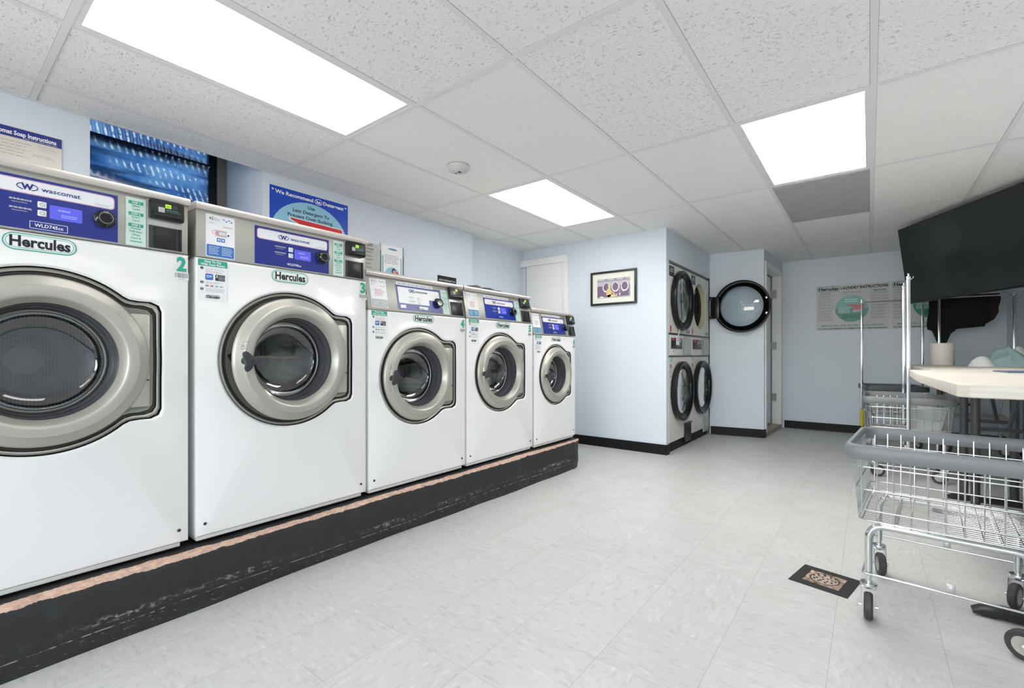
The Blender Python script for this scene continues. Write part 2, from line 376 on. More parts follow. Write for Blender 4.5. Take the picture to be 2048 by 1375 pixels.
    def dashes(s, x0, x1, z0, z1, rows, y, m, fill=.5, seed=1, lo=.55):
        rn = random.Random(seed); H = (z1-z0)/rows
        for k in range(rows):
            z = z1-(k+.5)*H; x = x0; end = x0+(x1-x0)*rn.uniform(lo, 1)
            while x < end:
                wd = (x1-x0)*rn.uniform(.07, .2); e = min(x+wd, end)
                if e-x > (x1-x0)*.02: s.rect(x, z-H*fill/2, e, z+H*fill/2, y, m)
                x = e+(x1-x0)*.03
    def build(s, name, parent=None, smooth=35, label=None):
        me = bpy.data.meshes.new(name); me.from_pydata(s.v, [], s.f); me.validate()
        for mm in s.mats: me.materials.append(MATS[mm])
        if len(me.polygons) == len(s.fm): me.polygons.foreach_set('material_index', s.fm)
        bm = bmesh.new(); bm.from_mesh(me); bmesh.ops.recalc_face_normals(bm, faces=bm.faces[:]) if smooth != 'keep' else None; bm.to_mesh(me); bm.free()
        if smooth and smooth != 'keep':
            me.polygons.foreach_set('use_smooth', [True]*len(me.polygons)); me.set_sharp_from_angle(angle=math.radians(smooth))
        me.update()
        o = bpy.data.objects.new(name, me); COL.objects.link(o)
        if parent: o.parent = parent
        if label: o['label'] = label
        return o
def struct(name, mb, **k): o = mb.build(name, **k); o['kind'] = 'structure'; return o
def thing(name, label, cat, loc=(0, 0, 0), rz=0, group=None):
    o = bpy.data.objects.new(name, None); COL.objects.link(o); o.empty_display_size = .1
    o.location = loc; o.rotation_euler = (0, 0, rz); o['label'] = label; o['category'] = cat
    if group: o['group'] = group
    return o
def tag(o, label, cat, group=None):
    o['label'] = label; o['category'] = cat
    if group: o['group'] = group
    return o
def place(o, loc, rz=0): o.location = loc; o.rotation_euler = (0, 0, rz); return o
def copy_tree(o, parent=None):
    c = o.copy(); COL.objects.link(c)
    if parent: c.parent = parent
    for ch in [x for x in bpy.data.objects if x.parent == o]: copy_tree(ch, c)
    return c

# ---------------- the setting ----------------
ZC = 2.265; XR = 1.19; YB = -3.4; YF = 7.32
mb = MB(); mb.box(-4.2, YB-.15, -.12, XR+.15, YF+.15, 0, 'floor_tile'); struct('floor', mb, smooth=0)
mb = MB()
mb.box(-4.1, YB-.1, 0, -3.3, .577, 2.75, 'wall_paint'); mb.box(-4.1, 1.466, 0, -3.3, 3.59, 2.75, 'wall_paint')
mb.box(-4.1, 3.59, 0, -3.37, 4.7, 2.75, 'wall_paint'); mb.box(-4.1, .577, 0, -3.3, 1.466, 1.45, 'wall_paint')
mb.box(-4.1, .577, 2.64, -3.3, 1.466, 2.75, 'beige'); struct('wall_left', mb, smooth=0)
mb = MB(); mb.box(-3.4, 4.58, 0, -1.60, 4.635, 2.75, 'wall_paint'); mb.box(-2.6, 4.63, 0, -1.602, 4.66, 2.75, 'wall_paint')
struct('wall_back', mb, smooth=0)
mb = MB(); mb.box(-1.75, 4.635, 1.958, -1.60, 6.16, 2.75, 'wall_paint'); struct('wall_above_dryers', mb, smooth=0)
# alcove walls: short return wall, then the slightly turned door wall
D0 = Vector((-1.0, 6.24)); D1 = Vector((-.952, 7.32)); dd = (D1-D0).normalized(); nn = Vector((-dd.y, dd.x))
def dp(s_, t): p = D0+dd*s_+nn*t; return (p.x, p.y)
mb = MB(); mb.poly_prism([(-1.598, 6.152), (-1.0, 6.24), dp(.09, 0), dp(.09, .1), (-1.2, 6.34), (-1.598, 6.34)], 0, 2.75, 'wall_paint')
struct('wall_return', mb, smooth=0)
mb = MB(); mb.poly_prism([dp(.09, 0), dp(.97, 0), dp(.97, .1), dp(.09, .1)], 2.10, 2.75, 'wall_paint')
mb.poly_prism([dp(.97, 0), dp(1.101, 0), dp(1.101, .1), dp(.97, .1)], 0, 2.75, 'wall_paint'); struct('wall_doorway', mb, smooth=0)
mb = MB(); mb.box(-1.9, YF, 0, XR+.12, YF+.12, 2.75, 'wall_paint'); struct('wall_far', mb, smooth=0)
mb = MB(); mb.box(XR, YB-.1, 0, XR+.12, YF+.12, 2.75, 'wall_paint'); struct('wall_right', mb, smooth=0)
mb = MB()
for r_ in ((-4.1, 0, XR+.12, .85), (-4.1, 2.1, XR+.12, 2.75), (-4.1, .85, -2.6, 2.1), (.6, .85, XR+.12, 2.1)): mb.box(r_[0], YB-.12, r_[1], r_[2], YB, r_[3], 'wall_plain')
struct('wall_rear', mb, smooth=0)
mb = MB()
for x in (-2.6, -1.55, -.49, .56): mb.box(x, YB-.08, .85, x+.04, YB-.03, 2.1, 'white_trim')
mb.box(-2.6, YB-.08, .85, .6, YB-.03, .9, 'white_trim'); mb.box(-2.6, YB-.08, 2.05, .6, YB-.03, 2.1, 'white_trim'); struct('added_window', mb, smooth=0)  # unseen rear window, made up to let the fill light in
# hidden side of the block that holds the dryers
mb = MB(); mb.box(-2.75, 4.66, 0, -2.68, 6.4, 2.75, 'wall_plain'); mb.box(-2.7, 6.33, 0, -1.2, 6.4, 2.75, 'wall_plain'); struct('wall_inner', mb, smooth=0)

# ceiling tiles (one surface, pattern per cell) and its grid
mb = MB()
rows = range(-5, 6); cols = range(-3, 7)
lights = {(0, -1), (0, 1), (3, 1), (3, -1), (0, -3), (3, -3)}; vent = (3, 2)
fine = {(1, 1), (1, 0), (0, 0), (-1, 0), (2, 1), (1, 2)}
new = {(4, 2), (4, 3), (5, 2), (5, 3), (3, 3), (2, 2), (2, 3), (1, 3), (3, 4), (4, 4)}
for i in cols:
    for j in rows:
        x0 = CX0+i*CA; x1 = x0+CA; y0 = CY0+(j-1)*CB; y1 = y0+CB
        y0, y1 = CY0+(j)*CB, CY0+(j+1)*CB
        if (i, j) in lights: continue
        x0 = max(x0, -3.9); x1 = min(x1, XR+.02); y1 = min(y1, YF+.02); y0 = max(y0, YB-.02)
        if x0 >= x1 or y0 >= y1: continue
        mname = 'ceil_new' if (i, j) in new else ('ceil_fine' if (i, j) in fine or j >= 1 else 'ceil_coarse')
        for a0, a1, b0, b1 in ([(x0, x1, y0, y1)]):
            # tiles stop at the wall line on the left (the window recess is open above)
            if a1 <= -3.3: continue
            a0 = max(a0, -3.302)
            mb.box(a0, b0, ZC, a1, b1, ZC+.02, mname)
mb.box(-3.38, 3.58, ZC, -3.30, 4.6, ZC+.02, 'ceil_fine')
mb.box(-3.302, YB, ZC+.021, XR+.1, YF+.1, 2.75, 'shadow_gap')
struct('ceiling', mb, smooth=0)
mb = MB(); B = .0125
for i in range(-1, 7):
    x = CX0+i*CA
    if x < XR:
        mb.box(x-B, YB, ZC-.003, x+B, YF, ZC+.001, 'grid_white'); mb.box(x-B-.0016, YB, ZC-.0007, x-B, YF, ZC+.001, 'seam'); mb.box(x+B, YB, ZC-.0007, x+B+.0013, YF, ZC+.001, 'seam')
for j in rows:
    y = CY0+j*CB
    if YB < y < YF:
        mb.box(-3.3, y-B, ZC-.0026, XR, y+B, ZC+.0008, 'grid_white'); mb.box(-3.3, y+B, ZC-.0006, XR, y+B+.002, ZC+.0008, 'seam'); mb.box(-3.3, y-B-.0014, ZC-.0006, XR, y-B, ZC+.0008, 'seam')
mb.box(-3.3, YB, ZC-.004, -3.28, 3.59, ZC-.001, 'grid_white'); mb.box(XR-.02, YB, ZC-.004, XR, YF, ZC-.001, 'grid_white'); mb.box(-.95, YF-.02, ZC-.004, XR, YF, ZC-.001, 'grid_white')
mb.box(-1.6, 4.65, ZC-.004, -1.58, 6.1, ZC-.001, 'grid_white'); struct('trim_1', mb, smooth=0)

# baseboards
def bboard(name, pts, h=.10, t=.012):
    mb = MB()
    for (a, b) in zip(pts[:-1], pts[1:]):
        a = Vector(a); b = Vector(b); d = (b-a).normalized(); n_ = Vector((d.y, -d.x))*t
        mb.poly_prism([tuple(a), tuple(b), tuple(b+n_+d*t), tuple(a+n_)], 0, h, 'baseboard')
    struct(name, mb, smooth=0)
bboard('baseboard_back', [(-3.3, 4.58), (-1.60, 4.58), (-1.60, 4.635)])
bboard('baseboard_return', [(-1.585, 6.154), (-1.0, 6.24), dp(.05, 0)])
bboard('baseboard_far', [(-.925, YF), (XR, YF)]); bboard('baseboard_right', [(XR, YF), (XR, YB)])
mb = MB(); mb.poly_prism([dp(.06, -.008), dp(1.0, -.008), dp(1.0, .1), dp(.06, .1)], 0, .055, 'threshold'); struct('trim_2', mb, smooth=0)

# closet door (door_1) at the end of the washers
mb = MB(); mb.box(-3.30, 4.555, .02, -2.79, 4.579, 2.06, 'white_trim', .003); struct('door_1', mb)
mb = MB(); mb.box(-3.37, 4.53, 2.06, -2.72, 4.579, 2.135, 'white_trim', .004); mb.box(-2.785, 4.54, .02, -2.722, 4.579, 2.06, 'white_trim', .004); mb.box(-3.312, 4.567, 0, -3.3, 4.579, 2.06, 'shadow_gap'); struct('trim_3', mb)
# door in the alcove (door_2): frame, slab, hinges
mb = MB()
mb.poly_prism([dp(.05, -.012), dp(.11, -.012), dp(.11, .1), dp(.05, -.001)], .055, 2.06, 'white_trim')
mb.poly_prism([dp(.95, -.012), dp(1.02, -.012), dp(1.02, .0), dp(.97, .1), dp(.95, .1)], .055, 2.06, 'white_trim')
mb.poly_prism([dp(.05, -.012), dp(1.02, -.012), dp(1.02, 0), dp(.97, .1), dp(.09, .1)], 2.06, 2.13, 'white_trim'); struct('trim_4', mb, smooth=0)
mb = MB(); mb.poly_prism([dp(.12, .112), dp(.935, .112), dp(.935, .15), dp(.12, .15)], .075, 2.05, 'white_trim'); d2 = struct('door_2', mb, smooth=0)
for z in (.42, 1.12, 1.82):
    mb = MB(); mb.poly_prism([dp(.925, .045), dp(.949, .045), dp(.949, .115), dp(.925, .115)], z-.05, z+.05, 'hinge')
    o = mb.build('hinge', d2, 0)
mb = MB(); mb.poly_prism([dp(.12, .42), dp(1.3, .42), dp(1.3, .5), dp(.12, .5)], 0, 2.7, 'wall_plain'); struct('wall_beyond', mb, smooth=0)

# window recess: textured sheet behind steel frame
mb = MB(); N = 150
def sheet(mb, y0, y1, z0, z1, x, amp, lean):
    V = []; F = []; NZ = 16
    for j in range(NZ+1):
        z = z0+(z1-z0)*j/NZ
        for i in range(N+1):
            y = y0+(y1-y0)*i/N
            V.append((x+amp*math.sin((y0+(y1-y0)*i/N+.28*z)/.038*2*PI)+lean*(z-z0)+.012*math.sin(z*17+y*3), y, z))
    for j in range(NZ):
        for i in range(N): a = j*(N+1)+i; F.append((a, a+1, a+N+2, a+N+1))
    mb.add(V, F, 'window_sheet')
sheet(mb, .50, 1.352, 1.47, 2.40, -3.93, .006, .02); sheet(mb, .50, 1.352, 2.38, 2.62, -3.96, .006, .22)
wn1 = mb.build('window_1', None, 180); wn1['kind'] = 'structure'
mb = MB(); mb.box(-3.97, 1.348, 1.45, -3.90, 1.40, 2.64, 'black'); mb.box(-3.97, 1.40, 1.45, -3.89, 1.468, 2.64, 'frame_tan'); mb.box(-3.95, .577, 2.39, -3.93, 1.35, 2.425, 'dark_blue')
mb.box(-3.97, .56, 1.43, -3.88, 1.468, 1.46, 'frame_tan'); o = mb.build('window_frame', wn1, 0)

# concrete curb carrying the washers
mb = MB(); rings = []
ys = [YB+.01+(3.72-YB-.01)*k/120 for k in range(121)]
for y in ys:
    wob = .006*math.sin(y*3.1)+.004*math.sin(y*9.7+1); fl = max(0, min(1, (y-1.4)/2.2))*.05
    zt = .232+.002*math.sin(y*5)
    e_ = .11*max(0, (y-3.0)/.72); rr_ = .03*max(0, (y-3.69)/.03)
    rings.append([(-3.29, y-e_, 0), (-3.29, y, zt), (-2.10+wob, y, zt), (-2.086+wob-rr_*.4, y, zt-.006), (-2.078+wob-rr_*.5, y-e_*.1, zt-.02), (-2.08+wob*.6+fl*.25-rr_*.5, y-e_*.4, .13), (-2.082-wob+fl*.55-rr_*.5, y-e_*.75, .06), (-2.086+wob+fl-rr_*.5, y-e_, 0)])
mb.loft(rings, 'curb_paint', True, 'curb_paint', 'curb_paint'); struct('trim_5', mb, smooth=40)

# ceiling lights, vent, smoke detector
LBL = {(0, -1): 'nearest large rectangular ceiling light, left of the frame above the big washers', (0, 1): 'farther left ceiling light, between the smoke detector and the framed picture wall',
       (3, 1): 'right hand ceiling light, bright panel directly before the grey vent panel', (3, -1): 'recessed ceiling light overhead behind the camera on the right',
       (0, -3): 'recessed ceiling light at the rear left, behind the camera', (3, -3): 'recessed ceiling light at the rear right, behind the camera'}
for (i, j) in sorted(lights):
    x0 = CX0+i*CA; y0 = CY0+j*CB
    t = thing('ceiling_light', LBL[(i, j)], 'light', (x0+CA/2, y0+CB/2, ZC), 0, 'recessed ceiling lights')
    a, b_ = CA/2-B, CB/2-B; mb = MB(); f = .022
    for r_ in ((-a, -b_, -a+f, b_), (a-f, -b_, a, b_), (-a+f, -b_, a-f, -b_+f), (-a+f, b_-f, a-f, b_)):
        mb.box(r_[0], r_[1], -.001, r_[2], r_[3], .02, 'grid_white')
    mb.build('frame', t, 0)
    mb = MB(); mb.box(-a+f, -b_+f, .004, a-f, b_-f, .012, {(0, 1): 'lamp_left', (3, 1): 'lamp_right'}.get((i, j), 'lamp')); mb.build('diffuser', t, 0)
x0 = CX0+3*CA; y0 = CY0+2*CB
mb = MB(); mb.box(-CA/2+B, -CB/2+B, -.004, CA/2-B, CB/2-B, .004, 'vent_grey')
for k in range(24): mb.box(-CA/2+B+.01, -CB/2+.03+k*.048, -.006, CA/2-B-.01, -CB/2+.034+k*.048, -.003, 'vent_grey')
o = mb.build('ceiling_vent', None, 0); o.location = (x0+CA/2, y0+CB/2, ZC-.002); tag(o, 'plain grey vent panel set in the ceiling just past the right hand light', 'vent')
t = thing('smoke_detector', 'round off white smoke detector on the ceiling between the two left lights', 'smoke detector', (-2.185, 2.24, ZC-.003))
mb = MB(); mb.lathe_z(0, 0, [(.075, 0), (.075, -.012), (.06, -.03), (.03, -.04)], 'detector', 32, None, 'detector'); mb.build('housing', t)
mb = MB(); mb.box(-.03, -.005, -.042, -.018, .005, -.030, 'charcoal'); mb.build('sensor_slot', t, 0)
mb = MB(); mb.box(.005, -.012, -.044, .02, .004, -.036, 'charcoal'); mb.build('sensor_slot', t, 0)

# ---------------- washing machines ----------------
NA = 96
def outline(cx, cz, R, br, hb, off, y, rc=.035):
    """circle joined with a rounded box to the right; off insets it"""
    P = []; r = R+off; bx = br+off; bz = hb+off
    for k in range(NA):
        a = 2*PI*k/NA-PI/2*0; c, s_ = math.cos(a), math.sin(a)
        rad = r
        if c > 0:
            # superellipse-ish rounded box ray hit
            t1 = bx/c; t2 = bz/abs(s_) if abs(s_) > 1e-6 else 1e9; t = min(t1, t2)
            p = (t*c, t*abs(s_)); rr = rc
            qx, qz = bx-rr, bz-rr
            if p[0] > qx and p[1] > qz:
                # intersect ray with corner circle
                A_ = 1; B_ = -2*(c*qx+abs(s_)*qz); C_ = qx*qx+qz*qz-rr*rr; D_ = max(0, B_*B_-4*C_); t = (-B_+math.sqrt(D_))/2
            # smooth union
            kk = .02; h = max(kk-abs(t-r), 0)/kk
            rad = max(t, r)+h*h*kk*.25
        P.append((cx+rad*c, y, cz+rad*s_))
    return P
def rect_ring(cx, cz, x0, z0, x1, z1, y):
    P = []
    cor = {}
    for (X, Z) in ((x1, z1), (x0, z1), (x0, z0), (x1, z0)):
        a = math.atan2(Z-cz, X-cx) % (2*PI); cor[round(a/(2*PI)*NA) % NA] = (X, y, Z)
    for k in range(NA):
        if k in cor: P.append(cor[k]); continue
        a = 2*PI*k/NA; c, s_ = math.cos(a), math.sin(a); ts = []
        if c > 1e-9: ts.append((x1-cx)/c)
        if c < -1e-9: ts.append((x0-cx)/c)
        if s_ > 1e-9: ts.append((z1-cz)/s_)
        if s_ < -1e-9: ts.append((z0-cz)/s_)
        t = min(ts); P.append((cx+t*c, y, cz+t*s_))
    return P
def circ(cx, cz, r, y, n=NA): return [(cx+r*math.cos(2*PI*k/n), y, cz+r*math.sin(2*PI*k/n)) for k in range(n)]
ZB = .232
XW = -2.14
def hercules(mb, cx, cz, w_, h_, y, small=False):
    r = h_/2-.0001
    mb.rrect(cx-w_/2, cz-h_/2, cx+w_/2, cz+h_/2, y, r, 'teal' if not small else 'ink_grey', 8)
    mb.rrect(cx-w_/2+.003, cz-h_/2+.003, cx+w_/2-.003, cz+h_/2-.003, y-.0004, r-.003, 'paper', 8)
    if not small: mb.rrect(cx-w_/2+.006, cz-h_/2+.006, cx+w_/2-.006, cz+h_/2-.006, y-.0008, r-.006, 'teal_light', 8); mb.rrect(cx-w_/2+.0085, cz-h_/2+.0085, cx+w_/2-.0085, cz+h_/2-.0085, y-.0012, r-.0085, 'paper', 8)
    mb.text('Hercules', cx, cz-h_*.27, h_*.62, y-.0016, 'ink', width=w_*.82, bold=.035)
def washer(num, Y0, wd, zbrk, ztop, cx, cz, R, br, hb, Rd, Ro, lean, L, opn=0, knob_rot=0, overlay=False, label=''):
    t = thing('washing_machine', label, 'washing machine', (XW, Y0+wd/2, ZB), PI/2, 'front load washing machines on the curb')
    M = Matrix.Translation((-wd/2, 0, -ZB)); DP = .72
    # cabinet
    mb = MB(M); z0 = .262; g = .002
    rings = [rect_ring(cx, cz, g, z0, wd-g, zbrk-.002, DP), rect_ring(cx, cz, g, z0, wd-g, zbrk-.002, .012), rect_ring(cx, cz, g+.002, z0+.002, wd-g-.002, zbrk-.004, .003), rect_ring(cx, cz, g+.008, z0+.006, wd-g-.008, zbrk-.008, 0),
             outline(cx, cz, R, br, hb, .036, 0), outline(cx, cz, R, br, hb, .022, -.006), outline(cx, cz, R, br, hb, .008, -.007), outline(cx, cz, R, br, hb, .001, -.002), outline(cx, cz, R, br, hb, 0, .02)]
    mb.loft(rings, ['enamel']*7+['shadow_gap'], True, 'enamel_edge')
    mb.box(.006, .006, .247, wd-.03, DP, z0+.001, 'enamel_edge', .002)
    mb.box(g, .004, zbrk-.004, wd-g, DP, zbrk+.001, 'enamel_edge')
    mb.build('cabinet', t, 30)
    mb = MB(M)
    for fx in (.05, wd-.05):
        for fy in (.06, DP-.08): mb.lathe_z(fx, fy, [(.025, ZB), (.025, .24), (.012, .24), (.012, .25)], 'black_matte', 12)
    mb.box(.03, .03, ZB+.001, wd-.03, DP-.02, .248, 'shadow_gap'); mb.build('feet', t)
    for fx in (.035, wd-.035):
        mb = MB(M); mb.lathe_y(fx, z0+.05, [(.006, .0), (.006, -.003), (.002, -.004)], 'charcoal', 12, None, 'charcoal'); mb.build('screw', t)
    # steel surround in the recess
    mb = MB(M)
    rings = [outline(cx, cz, R, br, hb, -.001, .020), outline(cx, cz, R, br, hb, -.003, .006), outline(cx, cz, R, br, hb, -.010, .002), outline(cx, cz, R, br, hb, -.014, .004), outline(cx, cz, R, br, hb, -.016, .012),
             outline(cx, cz, R, br, hb, -.022, .012), outline(cx, cz, R, br, hb, -.026, .002), outline(cx, cz, R, br, hb, -.034, .004)]
    rings += [circ(cx, cz, Ro+.02, .010), circ(cx, cz, Ro+.01, .03)]
    mb.loft(rings, ['shadow_gap', 'door_silver', 'door_silver', 'groove', 'groove', 'groove', 'recess_silver', 'recess_silver', 'recess_silver'])
    sur = mb.build('door_surround', t, 40)
    if opn:
        for (sx, sz) in ((-.285, .07), (-.285, -.075)):
            mb = MB(M); sx = -(R-.055); mb.lathe_y(cx+sx*math.cos(sz/R)+.01, cz+sz, [(.012, .006), (.011, -.001), (.006, .001), (.005, -.002)], 'chrome', 16, None, 'chrome'); mb.build('screw', sur)
        mb = MB(M); mb.M = M @ Matrix.Translation((cx-R+.052, 0, cz+.004)) @ Matrix.Rotation(math.radians(-32), 4, 'Y'); mb.rrect(-.009, -.03, .009, .022, .0005, .004, 'shadow_gap'); mb.build('latch_slot', sur)
    # drum
    mb = MB(M); mb.lathe_y(cx, cz, [(Ro+.012, .028), (Ro-.006, .09), (Ro-.004, .13), (Ro+.04, .15), (Ro+.04, .46)], ['gasket_grey', 'rubber', 'groove', 'drum'], 64)
    mb.lathe_y(cx, cz, [(Ro+.04, .46), (Ro-.02, .465), (.06, .45), (.055, .44), (.012, .435)], ['drum', 'drum', 'recess_silver', 'steel'], 64, None, 'steel')
    for k in range(3):
        a = 2*PI*k/3+num*.7; mb.M = M @ Matrix.Translation((cx, 0, cz)) @ Matrix.Rotation(a, 4, 'Y')
        mb.box(-.025, .14, Ro-.03, .025, .45, Ro+.04, 'recess_silver', .012)
    mb.build('drum', t)
    # door, hinged on the right
    hx = br+cx-.02
    D = bpy.data.objects.new('door', None)
    Mo = M @ Matrix.Translation((hx, 0, 0)) @ Matrix.Rotation(opn, 4, 'Z') @ Matrix.Translation((-hx, 0, 0))
    mb = MB(Mo)
    prof = [(Rd-.004, .0), (Rd, -.006), (Rd-.001, -.014), (Rd-.008, -.022), (Rd-.03, -.032), ((Rd+Ro)/2, -.040), (Ro+.012, -.044), (Ro+.004, -.042), (Ro+.0005, -.038), (Ro-.016, -.010), (Ro-.02, .0)]
    mb.lathe_y(cx, cz, prof, ['door_silver']*9+['recess_silver'], NA)
    # hinge flange
    fx1 = cx+br-.036
    mb.box(cx+Ro+.006, -.012, cz-hb+.045, fx1, .004, cz+hb-.045, 'door_silver', .008)
    mb.box(fx1-.028, -.0135, cz+.07, fx1-.004, -.0115, cz+.074, 'door_silver'); mb.box(fx1-.028, -.0135, cz-.075, fx1-.004, -.0115, cz-.07, 'groove')
    dr = mb.build('door', t, 40)
    mb = MB(Mo); mb.lathe_y(cx, cz, [(Ro-.0165, -.008), (Ro-.021, -.004), (Ro-.022, .03), (Ro-.027, .034), (Ro-.029, .068), (Ro-.033, .078)], ['rubber', 'gasket_grey', 'rubber', 'gasket_grey', 'rubber'], 64)
    mb.build('gasket', dr)
    mb = MB(Mo); rg = Ro-.034
    mb.lathe_y(cx, cz, [(rg+.004, .078), (rg, .074), (rg-.003, .073), (rg-.006, .077)], 'steel', 64); mb.build('glass_rim', dr)
    mb = MB(Mo); mb.lathe_y(cx, cz, [(rg-.005, .076), (rg-.012, .092), (rg-.03, .106), (rg-.06, .114), (.004, .118)], 'glass_smoke', 64, None, 'glass_smoke')
    mb.build('glass', dr)
    # handle: four-lobed dark knob on the left of the ring
    hcx = cx-(Rd+Ro)/2+.004
    mb = MB(Mo @ Matrix.Translation((hcx, 0, cz-.004)) @ Matrix.Rotation(knob_rot, 4, 'Y'))
    n = 42
    def lob(sc_, y, e=1):
        P = []
        for k in range(n):
            a = 2*PI*k/n; r = .022+.024*max(0, math.cos(1.5*a))**2*e if False else .022+.026*(.5+.5*math.cos(3*a))**1.6*e
            P.append((r*sc_*math.cos(a), y, r*sc_*math.sin(a)))
        return P
    mb.loft([lob(.75, -.036, 0), lob(.62, -.046, 0), lob(.66, -.056, .3), lob(.82, -.068, .7), lob(.98, -.078), lob(1.0, -.083), lob(.93, -.088), lob(.4, -.090)], 'charcoal', True, None, 'charcoal'); mb.build('handle', dr)
    # embossed lock symbols above the handle
    mb = MB(Mo)
    for (ox, oz) in ((-.012, .05), (.020, .05)):
        ccx, ccz = hcx+ox, cz+oz
        mb.tube([(ccx+.007*math.cos(a), -.0408, ccz+.007*math.sin(a)) for a in [2*PI*k/14 for k in range(14)]], .0009, 'recess_silver', 4, True)
        mb.tube([(ccx+.005*math.cos(a), -.0408, ccz+.007+.006*math.sin(a)) for a in [PI*k/8 for k in range(9)]], .0008, 'recess_silver', 4)
    mb.tube([(hcx+.004+.02*math.cos(a), -.041, cz+.062+.014*math.sin(a)) for a in [PI*(.2+.6*k/10) for k in range(11)]], .0008, 'recess_silver', 4)
    mb.build('lock_symbol', dr)
    # control housing (leans back on the smaller machines) -------------
    hz = ztop-.028-zbrk
    SH = Matrix(((1, 0, 0, 0), (0, 1, lean, 0), (0, 0, 1, 0), (0, 0, 0, 1)))
    Mc = M @ Matrix.Translation((0, .004, zbrk)) @ SH
    mb = MB(Mc); mb.box(.004, 0, .004, wd-.004, .30, hz, 'steel', .003)
    cp = mb.build('control_panel', t)
    MbM = lambda: MB(Mc)
    f = -.0012
    # blue face with white name bar
    bx0, bx1, bz0, bz1 = L['blue']; bz0 -= zbrk; bz1 -= zbrk
    mb = MbM(); mb.rect(bx0, bz0, bx1, bz1, f, 'navy' if not overlay or num != 5 else 'navy_bright')
    H = bz1-bz0; W = bx1-bx0
    pz1 = bz1-.012; pz0 = bz1-H*.31
    if num == 4:
        mb.rrect(bx0+.012, bz0+.04, bx1-.012, bz1-.012, f-.0006, .006, 'paper'); mb.rrect(bx1-.11, bz0+.035, bx1-.014, bz0+.075, f-.0008, .012, 'navy')
        mb.rect(bx0+.02, bz0+.012, bx0+.06, bz0+.03, f-.0008, 'paper'); mb.rect(bx0+W*.46, bz0+.012, bx0+W*.66, bz0+.03, f-.0008, 'paper')
    else:
        mb.rrect(bx0+.009, pz0-.003, bx1-.009, pz1+.003, f-.0006, .012, 'pink_edge'); mb.rrect(bx0+.012, pz0, bx1-.012, pz1, f-.001, .010, 'pill_white')
    ccx = (bx0+bx1)/2; lh = (pz1-pz0)
    lz = (pz0+pz1)/2
    # oval W mark and lettering
    ex = ccx-.050 if not overlay else ccx-.058
    for sgn in (-1, 1):
        P = [(ex+sgn*.0235*math.cos(a), f-.0016, lz+.011*math.sin(a)) for a in [-1.15+2.3*k/10 for k in range(11)]]
        mb.tube(P, .0013, 'ink' if num > 3 else 'navy', 4)
    mb.text('W', ex, lz-.009, .018, f-.0018, 'navy', bold=.05, width=.028)
    mb.text('wascomat', ex+(.032 if not overlay else .028), lz-.007, .015, f-.0018, 'navy' if num < 4 else 'ink', 'l', width=.0945, bold=.012)
    mb.text('PUSH TO START', bx1-.022, pz0+.005, .004, f-.0014, 'ink_grey', 'r')
    if overlay:
        mb.rect(bx0+.005, bz1-.001, bx1-.06, bz1+.018, f-.0004, 'paper'); mb.dashes(bx0+.02, bx1-.07, bz1+.003, bz1+.012, 1, f-.0008, 'ink_grey', .5, num, .98)
    mdl = {2: 'WLD745cc', 3: 'WLD745cc'}.get(num, 'WLD730cc' if num < 6 else 'WLD715cc')
    mb.text(mdl, ccx, bz0+.012, .011 if not overlay else .009, f-.0012, 'pill_white' if num != 4 else 'ink_grey', bold=.02, width=.068 if num < 4 else .05)
    if num == 2:
        for (a0, b0, a1, b1) in ((-.045, .005, .045, .0065), (-.045, .0275, .045, .029), (-.045, .005, -.0435, .029), (.0435, .005, .045, .029)): mb.rect(ccx+a0, bz0+b0, ccx+a1, bz0+b1, f-.0012, 'pill_white')
    mb.dashes(ccx-.09, ccx-.04, bz0+H*.52, bz0+H*.57, 1, f-.001, 'ink_light', .6, 3, .99); mb.dashes(ccx-.085, ccx-.05, bz0+H*.48, bz0+H*.505, 1, f-.001, 'ink_light', .5, 4, .99)
    mb.dashes(ccx-.09, ccx-.04, bz0+H*.36, bz0+H*.41, 1, f-.001, 'ink_light', .6, 5, .99); mb.dashes(ccx-.085, ccx-.05, bz0+H*.32, bz0+H*.345, 1, f-.001, 'ink_light', .5, 6, .99)
    mb.build('face_plate', cp, 0, label='blue control face with a white name bar')
    for bz in (.50, .335):
        mb = MbM(); mb.box(ccx-.027, f-.004, bz0+H*bz-.008, ccx-.006, 0, bz0+H*bz+.012, 'pill_white', .003); mb.tube([(ccx-.0165+.006*math.cos(a), f-.0045, bz0+H*bz+.002+.005*math.sin(a)) for a in [2*PI*k/12 for k in range(12)]], .0006, 'ink_grey', 4, True); mb.build('button', cp)
    mb = MbM(); dx0 = ccx+.001; dx1 = dx0+(.08 if not overlay else .07); mb.rrect(dx0, bz0+H*.27, dx1, bz0+H*.27+.046, f-.001, .003, 'display' if num != 4 else 'pill_white')
    if num != 4:
        mb.dashes(dx0+.02, dx1-.03, bz0+H*.27+.028, bz0+H*.27+.036, 1, f-.0014, 'display_text', .7, 3, .99); mb.dashes(dx0+.028, dx1-.012, bz0+H*.27+.008, bz0+H*.27+.02, 2, f-.0014, 'display_text', .6, 2, .9)
    mb.build('display', cp, 0)
    kx, kz = L['knob']; kz -= zbrk
    mb = MbM(); mb.lathe_y(kx, kz, [(.030, 0), (.030, -.008), (.026, -.010), (.026, -.026), (.023, -.030), (.015, -.0305), (.014, -.029), (.004, -.029)], 'black_gloss', 32, None, 'black_gloss')
    for k in range(16):
        a = 2*PI*k/16; mb.box(kx+.0255*math.cos(a)-.002, -.027, kz+.0255*math.sin(a)-.002, kx+.0255*math.cos(a)+.002, -.010, kz+.0255*math.sin(a)+.002, 'black_gloss')
